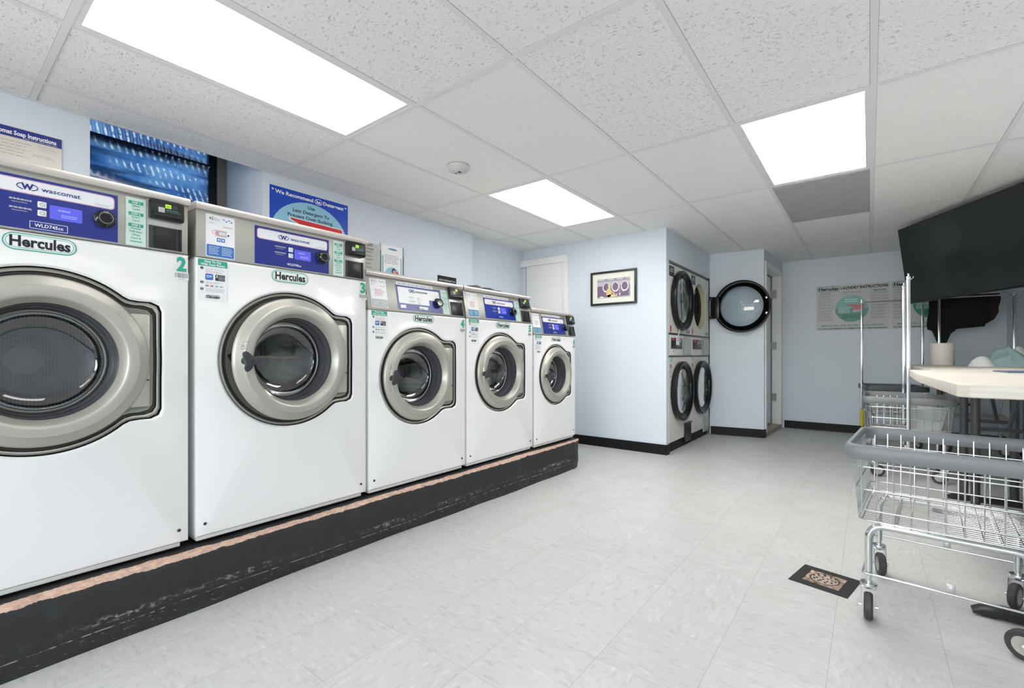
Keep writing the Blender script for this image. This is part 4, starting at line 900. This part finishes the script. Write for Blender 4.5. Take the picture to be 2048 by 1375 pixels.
# ---------------- dryers ----------------
XD = -1.60
def ring_door(mb, cx, cz, R, Ri, yb, yf):
    mb.lathe_y(cx, cz, [(R-.004, yb), (R, yb-.006), (R, yf+.012), (R-.008, yf+.002), (R-.03, yf), (Ri+.045, yf+.004), (Ri+.02, yf+.02), (Ri, yb-.008), (Ri-.004, yb)], 'door_black', 72)
def dryer(Y0, wd, upper_open, label, cz_up=1.572, cz_lo=.612):
    t = thing('stacked_dryer', label, 'dryer', (XD, Y0+wd/2, 0), PI/2, 'stacked tumble dryers')
    M = Matrix.Translation((-wd/2, 0, 0)); cx = wd/2+(.0 if not upper_open else -.0); mb = MB(M)
    R = .30
    # front panels with round mouths
    def panel(z0, z1, cz, ri):
        mb.loft([rect_ring(cx, cz, .003, z0, wd-.003, z1, .7), rect_ring(cx, cz, .003, z0, wd-.003, z1, .006), rect_ring(cx, cz, .008, z0+.005, wd-.008, z1-.005, 0), circ(cx, cz, ri+.01, 0), circ(cx, cz, ri, .008), circ(cx, cz, ri-.004, .06)], ['cream_panel']*4+['cream_side'])
    panel(1.215, 1.925, cz_up, .262); panel(.10, .978, cz_lo, .262)
    mb.box(.003, .002, .985, wd-.003, .5, 1.205, 'cream_panel', .002)
    mb.box(.001, -.002, 1.203, wd-.001, .05, 1.222, 'black'); mb.box(.001, -.002, .972, wd-.001, .05, .990, 'black')
    mb.build('cabinet', t, 30)
    mb = MB(M); mb.box(.01, .02, 0, wd-.01, .6, .10, 'black_matte'); mb.build('plinth', t, 0)
    for nm, cz in (('drum', cz_up), ('drum', cz_lo)):
        mb = MB(M); mb.lathe_y(cx, cz, [(.258, .06), (.30, .08), (.33, .10), (.33, .60), (.05, .61), (.01, .61)], ['cream_side', 'cream_side', 'dryer_drum', 'dryer_drum', 'steel'], 48, None, 'steel')
        for k in range(4):
            mb.M = M @ Matrix.Translation((cx, 0, cz)) @ Matrix.Rotation(2*PI*k/4+.8, 4, 'Y'); mb.box(-.012, .11, .26, .012, .59, .33, 'steel', .004)
        mb.M = M; mb.build(nm, t)
    def add_door(cz, M_, hinge=True):
        mb = MB(M_); ring_door(mb, cx, cz, .315, .245, -.004, -.058)
        mb.box(cx+.25, -.040, cz-.135, wd-.012, -.004, cz+.135, 'door_black', .006)
        d = mb.build('door', t)
        mb = MB(M_); mb.lathe_y(cx, cz, [(.244, -.012), (.235, .0), (.20, .02), (.01, .024)], 'glass_smoke' if M_ is M else 'glass_clear', 56, None, 'glass_smoke' if M_ is M else 'glass_clear'); mb.build('glass', d)
        if M_ is not M:
            for sz in (.085, -.095):
                mb = MB(M_); mb.M = M_ @ Matrix.Translation((cx-.27, 0, cz)) @ Matrix.Translation((0, 0, sz)) @ Matrix.Rotation(math.copysign(.35, sz), 4, 'Y'); mb.box(-.009, -.002, -.013, .009, .006, .013, 'chrome', .002); mb.build('magnet_plate', d)
            for sz in (.12, -.12): mb = MB(M_); mb.box(wd-.03, -.03, cz+sz-.02, wd-.002, .004, cz+sz+.02, 'black', .003); mb.build('hinge', d)
        return d
    add_door(cz_lo, M)
    if not upper_open: add_door(cz_up, M)
    else:
        hx = wd-.006; Mo = M @ Matrix.Translation((hx, -.02, 0)) @ Matrix.Rotation(math.radians(88.5), 4, 'Z') @ Matrix.Translation((-hx, .02, 0)); add_door(cz_up+.008, Mo)
    # badge, stickers, controls
    mb = MB(M); mb.rect(.012, 1.80, .165, 1.905, -.0012, 'black'); mb.text('ADC', .088, 1.842, .042, -.002, 'ink_light', width=.11, bold=.05, shear=.25); mb.dashes(.03, .15, 1.81, 1.83, 1, -.002, 'ink_grey', .4, 2, .95); mb.build('brand_badge', t, 0, label='black square maker badge')
    mb = MB(M); mb.ell(.06, 1.262, .024, .036, -.0012, 'red', 20); mb.dashes(.046, .074, 1.245, 1.275, 3, -.0018, 'pink', .3, 2, .9); mb.build('round_sticker', t, 0, label='round red sticker')
    mb = MB(M); mb.rrect(wd-.17, 1.232, wd-.03, 1.272, -.0012, .019, 'ink_grey', 6); mb.rrect(wd-.167, 1.235, wd-.033, 1.269, -.0016, .016, 'paper_grey', 6); mb.text('Hercules', wd-.10, 1.243, .018, -.002, 'ink', width=.10, bold=.03); mb.build('name_sticker', t, 0)
    mb = MB(M); mb.box(.075, -.006, 1.06, .41, .002, 1.172, 'black', .003); mb.rect(.08, 1.145, .17, 1.168, -.0065, 'red'); mb.rect(.30, 1.155, .40, 1.170, -.0065, 'red_dull'); mb.rect(.08, 1.062, .22, 1.078, -.0065, 'charcoal'); mb.rect(.25, 1.062, .39, 1.078, -.0065, 'charcoal')
    for xx in (.26, .35):
        mb.ell(xx, 1.14, .014, .014, -.0068, 'paper', 14); mb.rrect(xx-.018, 1.085, xx-.006, 1.12, -.0068, .004, 'ink_grey')
    cb = mb.build('coin_panel', t, label='black coin and timer panel')
    mb = MB(M); mb.box(.235, -.004, 1.045, .245, .0, 1.05, 'charcoal'); mb.lathe_y(.15, 1.035, [(.006, 0), (.006, -.004), (.001, -.005)], 'charcoal', 10, None, 'charcoal'); mb.build('lock', t, 0)
    mb = MB(M); mb.box(wd-.265, -.006, 1.0, wd-.005, .002, 1.185, 'paper_grey', .002); mb.box(wd-.268, -.007, .998, wd-.263, .0, 1.185, 'ink_grey'); mb.dashes(wd-.22, wd-.06, 1.06, 1.16, 4, -.0066, 'ink_light', .3, 3, .8); mb.build('access_door', t, 0)
    mb = MB(M); mb.rect(.02, .93, .11, .965, -.0012, 'teal_light'); mb.text('How To Pay', .065, .942, .012, -.0016, 'paper', width=.07, bold=.02); mb.rect(.03, .86, .055, .9, -.0012, 'red_dull'); mb.rect(.06, .86, .085, .9, -.0012, 'ink_grey'); mb.dashes(.03, .10, .80, .85, 3, -.0012, 'ink_light', .35, 3, .7); mb.ell(.055, .775, .02, .008, -.0012, 'ink_grey', 12); mb.build('payment_sticker', t, 0)
    if not upper_open:
        mb = MB(M); mb.box(wd-.235, -.012, .045, wd-.01, .0, .245, 'black', .003); mb.box(wd-.24, -.02, .243, wd+.0, .0, .252, 'charcoal', .001); mb.build('lint_door', t, 0, label='black lint door')
        mb = MB(M); mb.box(.21, -.012, 1.10, .30, -.0068, 1.195, 'paper', .001); mb.face([(.235, -.0125, 1.195), (.275, -.0125, 1.195), (.26, -.03, 1.27), (.25, -.03, 1.27)], 'paper'); mb.dashes(.22, .29, 1.13, 1.185, 4, -.0128, 'ink_grey', .3, 3, .8); mb.build('hanging_tag', t, 0, label='white paper tag')
    else:
        mb = MB(M); mb.box(wd-.26, -.006, .06, wd-.005, .002, .255, 'paper_grey', .002); mb.dashes(wd-.2, wd-.05, .1, .22, 5, -.0066, 'ink_light', .25, 3, .8); mb.build('service_label', t, 0)
    return t
dryer(4.650, .722, False, 'cream stacked dryer with both black doors closed, nearer of the two')
dryer(5.382, .732, True, 'cream stacked dryer with its upper round door swung wide open')

# ---------------- floor drain ----------------
t = thing('floor_drain', 'rusty round floor drain in a black square tape border beside the cart', 'drain', (-.157, 2.468, 0), math.radians(-11.5))
mb = MB(); mb.box(-.11, -.11, 0.0002, .11, .11, .002, 'black_matte'); mb.build('tape_border', t, 0)
q = NT('rust'); tc = q.n('ShaderNodeTexCoord'); n1 = q.n('ShaderNodeTexNoise', i_Scale=35.0, i_Detail=5.0); q.l(tc.outputs['Object'], n1.inputs[0])
q.l(q.ramp(n1.outputs[0], [(.3, '4d3c2e'), (.45, '7b6654'), (.6, 'b59c8c'), (.75, 'cdbfae')]), q.b.inputs['Base Color']); q.b.inputs['Roughness'].default_value = .7
mb = MB(); mb.box(-.068, -.066, .002, .068, .066, .0035, 'rust'); mb.build('concrete_patch', t, 0)
mb = MB(); mb.lathe_z(0, 0, [(.056, .0036), (.054, .0042), (.051, .0036)], 'black_matte', 32); mb.lathe_z(0, 0, [(.050, .0035), (.048, .006), (.03, .0075), (.002, .008)], 'rust_pale', 32, None, 'rust_pale')
for r_, n in ((.012, 3), (.028, 7), (.041, 10)):
    for k in range(n):
        a = 2*PI*k/n+r_*30
        mb.face([(r_*math.cos(a)+.0048*math.cos(b), r_*math.sin(a)+.0048*math.sin(b), .0086) for b in [2*PI*i/10 for i in range(10)]], 'shadow_gap')
mb.build('grate', t)

# ---------------- laundry carts ----------------
def rr_loop(hx, hy, r, z, seg=6):
    P = []
    for cx, cy, a in ((hx-r, hy-r, 0), (-hx+r, hy-r, PI/2), (-hx+r, -hy+r, PI), (hx-r, -hy+r, 3*PI/2)):
        for k in range(seg+1): t_ = a+PI/2*k/seg; P.append((cx+r*math.cos(t_), cy+r*math.sin(t_), z))
    return P
def caster(parent, x, y, ang):
    M = Matrix.Translation((x, y, 0)) @ Matrix.Rotation(ang, 4, 'Z')
    mb = MB(M); mb.lathe_z(0, 0, [(.010, .165), (.010, .128), (.026, .127), (.028, .120), (.026, .113), (.010, .112)], 'chrome', 20, 'chrome', 'chrome')
    for s_ in (-1, 1):
        mb.add([(-.026, s_*.020, .115), (.020, s_*.020, .115), (.028, s_*.021, .060), (.040, s_*.021, .045), (.020, s_*.021, .040), (-.012, s_*.020, .085)], [(0, 1, 2, 3, 4, 5)], 'chrome')
        mb.add([(-.026, s_*.0225, .115), (.020, s_*.0225, .115), (.028, s_*.0235, .060), (.040, s_*.0235, .045), (.020, s_*.0235, .040), (-.012, s_*.0225, .085)], [(0, 1, 2, 3, 4, 5)], 'chrome')
        mb.lathe_y(.030, .049, [(.006, s_*.021), (.006, s_*.029)], 'chrome', 10, 'chrome', 'chrome')
    mb.box(-.028, -.0225, .108, .022, .0225, .118, 'chrome', .003)
    c = mb.build('caster', parent)
    mb = MB(M); mb.lathe_y(.030, .049, [(.030, -.013), (.043, -.014), (.049, -.008), (.049, .008), (.043, .014), (.030, .013)], 'tire', 28); mb.lathe_y(.030, .049, [(.004, -.013), (.022, -.010), (.031, -.013), (.031, .013), (.022, .010), (.004, .013)], 'hub', 24, 'hub', 'hub'); mb.build('wheel', c)
def cart(label, loc, rz, hx=.275, hy=.29, rack=False, angs=(0, .4, 1.9, 2.5), yellow=False, dark=False, bag=False):
    t = thing('laundry_cart', label, 'cart', loc, rz, 'wire laundry carts')
    bm_ = 'bumper_dark' if dark else 'bumper'
    zt, zb = .632, .37; ti = .022
    mb = MB(); W = .0024
    for k, z in enumerate((.575, .488, .41)):
        f = (zt-z)/(zt-zb)*ti; mb.tube(rr_loop(hx-f-.006, hy-f-.006, .04, z, 4), .0028, 'wire_chrome', 6, True)
    mb.tube(rr_loop(hx-ti-.006, hy-ti-.006, .035, zb, 4), .003, 'wire_chrome', 6, True)
    def U(p0, p1, axis, c, r):   # u-shaped wire
        a, b = (-p0, p0)
        pts = [(-p0, zt), (-p1, zb+.015), (-p1+.012, zb), (p1-.012, zb), (p1, zb+.015), (p0, zt)]
        mb.tube([((c, p, z) if axis == 'y' else (p, c, z)) for p, z in pts], r, 'wire_chrome', 5)
    n = 10
    for k in range(n+1): U(hy-.006, hy-ti-.006, 'y', -hx+.04+(2*hx-.08)*k/n, .0024)
    n = 20
    for k in range(n+1): U(hx-.006, hx-ti-.006, 'x', -hy+.045+(2*hy-.09)*k/n, .0016)
    mb.build('basket', t, 60)
    mb = MB()
    loops = []
    for (o_, z) in ((-.004, .606), (.010, .604), (.014, .612), (.014, .648), (.009, .657), (-.002, .658), (-.006, .652), (-.006, .612)):
        loops.append(rr_loop(hx+o_, hy+o_, .05, z, 8))
    loops.append(loops[0]); mb.loft(loops, bm_); mb.build('bumper_rim', t, 40)
    # tube frame: two inverted U, joined
    lx, ly = hx-.058, hy-.052
    mb = MB()
    for s_ in (-1, 1):
        y = s_*ly; P = [(-lx, y, .15), (-lx, y, .30)]+[(-lx+.05-.05*math.cos(a), y, .30+.05*math.sin(a)) for a in [PI/2*k/6 for k in range(1, 7)]]
        P += [(lx-.05+.05*math.sin(a), y, .30+.05*math.cos(a)) for a in [PI/2*k/6 for k in range(0, 7)]]+[(lx, y, .15)]
        mb.tube(P, .0125, 'chrome', 12)
    for x in (-lx+.08, lx-.08): mb.tube([(x, -ly, .352), (x, ly, .352)], .006, 'chrome', 8)
    mb.build('frame', t, 50)
    mb = MB(); mb.tube(rr_loop(lx+.018, ly+.018, .012, .165, 3), .004, 'wire_chrome', 6, True); mb.build('brace_wire', t, 60)
    for s_ in (-1, 1):
        mb = MB(); mb.box(-.0, s_*(ly+.018)-.002, .16, .024, s_*(ly+.018)+.002, .20, 'galv', .0015); mb.lathe_y(.012, .19, [(.004, s_*(ly+.018)-.003), (.004, s_*(ly+.018)+.003)], 'paper', 8, 'paper', 'paper'); mb.build('bracket', t)
    for k, (sx, sy) in enumerate(((-1, -1), (-1, 1), (1, 1), (1, -1))): caster(t, sx*lx, sy*ly, angs[k])
    if rack:
        mb = MB(); s = .0105
        for e in (-1, 1):
            mb.box(-s-.002, e*(hy+.012)-s, .20, s+.002, e*(hy+.012)+s, 1.60, 'chrome', .003); mb.box(-.014, e*(hy+.012)-.012, 1.59, .014, e*(hy+.012)+.012, 1.612, 'chrome', .003); mb.box(-.006, e*(hy+.012)-.006, 1.61, .006, e*(hy+.012)+.006, 1.635, 'chrome', .002)
            mb.tube([(.01, e*(hy+.012), 1.585), (.028, e*(hy+.012), 1.60), (.03, e*(hy+.012), 1.61)], .003, 'chrome', 6)
        mb.tube([(0, -hy-.012, 1.60), (0, hy+.012, 1.60)], .0085, 'chrome', 10)
        mb.build('hanging_rack', t)
    if yellow:
        mb = MB(); mb.lathe_z(0, -hy-.012, [(.019, .33), (.019, .21)], 'yellow', 12, 'yellow', 'yellow') if False else mb.lathe_z(-0, hy+.012, [(.017, .37), (.017, .18)], 'yellow', 14, 'yellow', 'yellow'); mb.build('yellow_sleeve', t)
    return t
cart('nearest wire laundry cart, grey bumper rim and no rack, before the table', (.232, 2.463, 0), math.radians(-4.5), angs=(-1.5, -1.3, -1.9, 2.7))
cart('wire laundry cart with two tall chrome poles, behind the nearest cart', (.242, 5.08, 0), 0, rack=True, angs=(.3, 1.2, .2, 2.8))
cart('far wire laundry cart with a yellow sleeve on its pole, below the left poster', (.195, 6.70, 0), math.radians(98), hx=.29, hy=.255, rack=True, yellow=True, dark=True, angs=(.3, 1.2, .2, 2.8))
cart('wire laundry cart against the right wall, under the hanging black garment', (.868, 6.72, 0), math.radians(90), hx=.28, hy=.265, rack=True, dark=True, angs=(1.3, .2, .9, 2.8))
# plastic sheet inside second cart
mb = MB(); mb.prism_y([(-.0, 0), (.20, .0), (.245, .21), (.02, .215)], 0, .006, 'paper_grey')
o = mb.build('plastic_sheet', None, 0); place(o, (.235, 4.88, .378)); tag(o, 'pale grey plastic sheet standing inside the cart with two poles', 'plastic sheet')
# third tall pole pair is the cart rack; garment over the right rack
GX0, GX1, GY, GZ = .505, 1.045, 6.715, 1.612
def gbot(u_):
    pts = [(0, 1.27), (.06, 1.25), (.13, 1.13), (.22, 1.12), (.27, 1.12), (.33, 1.22), (.42, 1.27), (.8, 1.29), (.81, 1.31), (.93, 1.36), (1, 1.45)]
    for (a, za), (b, zb_) in zip(pts[:-1], pts[1:]):
        if u_ <= b: return za+(zb_-za)*(u_-a)/(b-a)
    return pts[-1][1]
mb = MB(); NX, NZ = 70, 22
V = []; F = []
for side in (0, 1):
    for j in range(NZ+1):
        for i in range(NX+1):
            u_ = i/NX; v_ = j/NZ; zb_ = gbot(u_) if not side else gbot(u_)+.03; x = GX0+(GX1-GX0)*u_+(.01*math.sin(v_*5) if u_ in (0, 1) else 0)
            z = GZ+.012-(GZ+.012-zb_)*v_; sg = -1 if side == 0 else 1
            yy = GY+sg*(.012+.012*v_)+sg*v_*.010*math.sin(u_*31+v_*3)+.012*v_*noise.noise(Vector((u_*6, v_*5, side*5)))
            yy += .046
            if j == 0: yy = GY+.022
            V.append((x, yy, z))
for side in (0, 1):
    b0 = side*(NX+1)*(NZ+1)
    for j in range(NZ):
        for i in range(NX): a = b0+j*(NX+1)+i; F.append((a, a+1, a+NX+2, a+NX+1))
mb.add(V, F, ['cloth_maroon' if (k % NX) > NX*.86 else 'cloth_black' for k in range(len(F))]); o = mb.build('hanging_garment', None, 70); tag(o, 'black garment draped over the rack rail below the television', 'clothing')

# ---------------- folding tables ----------------
TZ = .9
def table(label, x0, x1, y0, y1, legs, fold=None, cham=.03, posts=None):
    t = thing('folding_table', label, 'table', ((x0+x1)/2, (y0+y1)/2, 0), 0, 'laminate folding tables')
    M = Matrix.Translation((-(x0+x1)/2, -(y0+y1)/2, 0)); c = cham
    def panel(ya, yb, c0, c1, xa, xb, name):
        # left edge runs from xa at ya to xb at yb
        P = [(xa+c0, ya), (x1-c0, ya), (x1, ya+c0), (x1, yb-c1), (x1-c1, yb), (xb+c1, yb), (xb, yb-c1), (xa, ya+c0)]
        Q = []
        for p in P:
            if not Q or (abs(p[0]-Q[-1][0])+abs(p[1]-Q[-1][1])) > 1e-5: Q.append(p)
        mb = MB(M); rings = []
        cxm = sum(p[0] for p in Q)/len(Q); cym = sum(p[1] for p in Q)/len(Q)
        def ins(d, z): return [(p[0]+(-1 if p[0] > cxm else 1)*d, p[1]+(-1 if p[1] > cym else 1)*d, z) for p in Q]
        mb.loft([ins(.006, TZ-.045), ins(.001, TZ-.042), ins(0, TZ-.038), ins(0, TZ-.005), ins(.001, TZ-.002), ins(.004, TZ)], 'laminate', True, 'laminate', 'laminate'); mb.build(name, t, 30)
    if fold: panel(y0, fold-.001, c, 0, x0+.035, x0-.002, 'tabletop'); panel(fold+.001, y1, 0, c, x0-.002, x0+.008, 'tabletop')
    else: panel(y0, y1, c, c, x0, x0, 'tabletop')
    for ly, posts in zip(legs, posts):
        mb = MB(M)
        for k, px in enumerate(posts): mb.tube([(x0+px, ly, .04), (x0+px, ly, TZ-.046)], .022, 'table_leg', 14)
        mb.tube([(x0+posts[0]-.05, ly, TZ-.06), (x0+posts[1]+.05, ly, TZ-.06)], .014, 'table_leg', 8)
        sgn = 1 if ly < (y0+y1)/2 else -1
        mb.tube([(x0+posts[1]-.08, ly, .55), (x0+posts[1]-.08, ly+sgn*.30, TZ-.06)], .011, 'table_leg', 8)
        mb.tube([(x0+posts[0], ly, .55), (x0+posts[1], ly, .55)], .011, 'table_leg', 8)
        lg = mb.build('leg', t)
        mb = MB(M); xs = [x0+.115, x0+.14, x0+.20, x1-.20, x1-.14, x1-.115]; pr_ = []
        rings = []
        for x, ht in zip(xs, (.018, .034, .044, .044, .034, .018)):
            rings.append([(x, ly-.026, .008), (x, ly+.026, .008), (x, ly+.026, ht*.75), (x, ly+.016, ht), (x, ly-.016, ht), (x, ly-.026, ht*.75)])
        mb.loft(rings, 'foot_black', True, 'foot_black', 'foot_black')
        for x in (x0+.16, x1-.16): mb.box(x-.02, ly-.02, 0, x+.02, ly+.02, .012, 'foot_black')
        mb.build('foot_bar', lg, 40)
    return t
table('nearer pale laminate folding table with a centre fold, over the front cart', .2, .98, 2.15, 4.02, (2.52, 3.96), fold=3.20, posts=((.365, .53), (.311, .53)))
table('farther pale laminate table holding the white cylinder and the cloths', .315, 1.09, 4.03, 6.15, (4.42, 5.80), posts=((.199, .438), (.199, .438)))
mb = MB(); mb.lathe_z(0, 0, [(.002, 0), (.084, 0), (.087, .003), (.087, .205), (.084, .208), (.030, .208), (.026, .15), (.002, .15)], 'cyl_white', 40); o = mb.build('paper_roll', None, 50); place(o, (.55, 6.02, TZ)); tag(o, 'off white upright roll standing at the far end of the table', 'paper roll')
mb = MB(); mb.box(-.14, -.11, 0, .22, .11, .008, 'mag', .001); mb.box(-.13, -.10, .008, .21, .10, .0085, 'mag'); o = mb.build('magazine', None, 0); place(o, (.72, 3.75, TZ), .12); tag(o, 'thin blue grey magazine lying flat on the nearer table', 'magazine')
def cloth(name, label, cx, cy, rx, ry, h, m, seed, ridged=True, z=TZ):
    mb = MB(); n = 46; V = []; F = []
    for i in range(n+1):
        for j in range(n+1):
            u_, v_ = i/n*2-1, j/n*2-1
            a = math.atan2(v_, u_); r = max(abs(u_), abs(v_)); x = r*math.cos(a)*rx*(1+.15*noise.noise(Vector((math.cos(a)*1.5, math.sin(a)*1.5, seed)))); y = r*math.sin(a)*ry
            e = (1-r**2.2)
            p = Vector((x*7+noise.noise(Vector((x*9, y*9, seed)))*.5, y*10, seed)); f = 1-abs(noise.noise(p))*2.2; g = 1-abs(noise.noise(p*2.1+Vector((5, 0, 0))))*2
            V.append((x, y, max(0.0015, h*e*(.62+.30*f+.10*g)) if r < .999 else .0005))
    for i in range(n):
        for j in range(n): q_ = i*(n+1)+j; F.append((q_, q_+1, q_+n+2, q_+n+1))
    mb.add(V, F, m); mb.face([V[i*(n+1)] for i in range(n+1)]+[V[n*(n+1)+j] for j in range(1, n+1)]+[V[i*(n+1)+n] for i in range(n-1, -1, -1)]+[V[j] for j in range(n-1, 0, -1)], m)
    o = mb.build(name, None, 80); place(o, (cx, cy, z)); tag(o, label, 'cloth'); return o
cloth('bundled_cloth', 'crumpled teal green cloth heaped on the far table by the wall', .925, 5.66, .155, .17, .17, 'cloth_teal', 3)
cloth('bundled_cloth', 'small white cloth at the left foot of the teal heap', .735, 5.40, .085, .065, .085, 'cloth_white', 11)
cloth('bundled_cloth', 'white cloth behind the teal heap against the right wall', 1.03, 5.93, .09, .09, .175, 'cloth_white', 21)

# ---------------- television ----------------
dv = Vector((-.5, .866, 0)); nv = Vector((-.866, -.5, 0))   # along the screen towards its far end, and its facing
th = math.radians(7.5)
FL = Vector((.300, 5.95, 1.49))   # far bottom corner of the screen
LEN, HT = 1.62, .735
t = thing('television', 'large black flat television tilted down on the right wall above the table', 'television', (0, 0, 0))
# local frame: x from the far (left) end to the near end, y away from viewer, z up (tilted)
ex = -dv; upv = (Vector((0, 0, 1))*math.cos(th)+nv*math.sin(th)).normalized(); ey = -(nv*math.cos(th)-Vector((0, 0, 1))*math.sin(th)).normalized()
MT = Matrix(((ex.x, ey.x, upv.x, FL.x), (ex.y, ey.y, upv.y, FL.y), (ex.z, ey.z, upv.z, FL.z), (0, 0, 0, 1)))
ctr = MT @ Vector((LEN/2, .03, HT/2)); t.location = ctr; Mt = Matrix.Translation(-ctr) @ MT
mb = MB(Mt); mb.box(0, 0, 0, LEN, .03, HT, 'black', .004); mb.box(.25, .03, .08, LEN-.25, .06, HT-.2, 'black_matte', .01); mb.build('case', t)
mb = MB(Mt); mb.box(.009, -.0012, .016, LEN-.009, .001, HT-.009, 'tv_screen'); mb.build('screen', t, 0)
mb = MB(); a = Mt @ Vector((LEN/2, .06, HT/2)); bpt = Vector((XR-.004, ctr.y+.30, ctr.z))-ctr
mb.tube([tuple(a), tuple((a+bpt)/2+Vector((0, .1, 0))), tuple(bpt-Vector((.02, 0, 0)))], .02, 'black', 10); mb.box(bpt.x-.015, bpt.y-.1, bpt.z-.12, bpt.x, bpt.y+.1, bpt.z+.12, 'black', .003); mb.build('wall_arm', t)
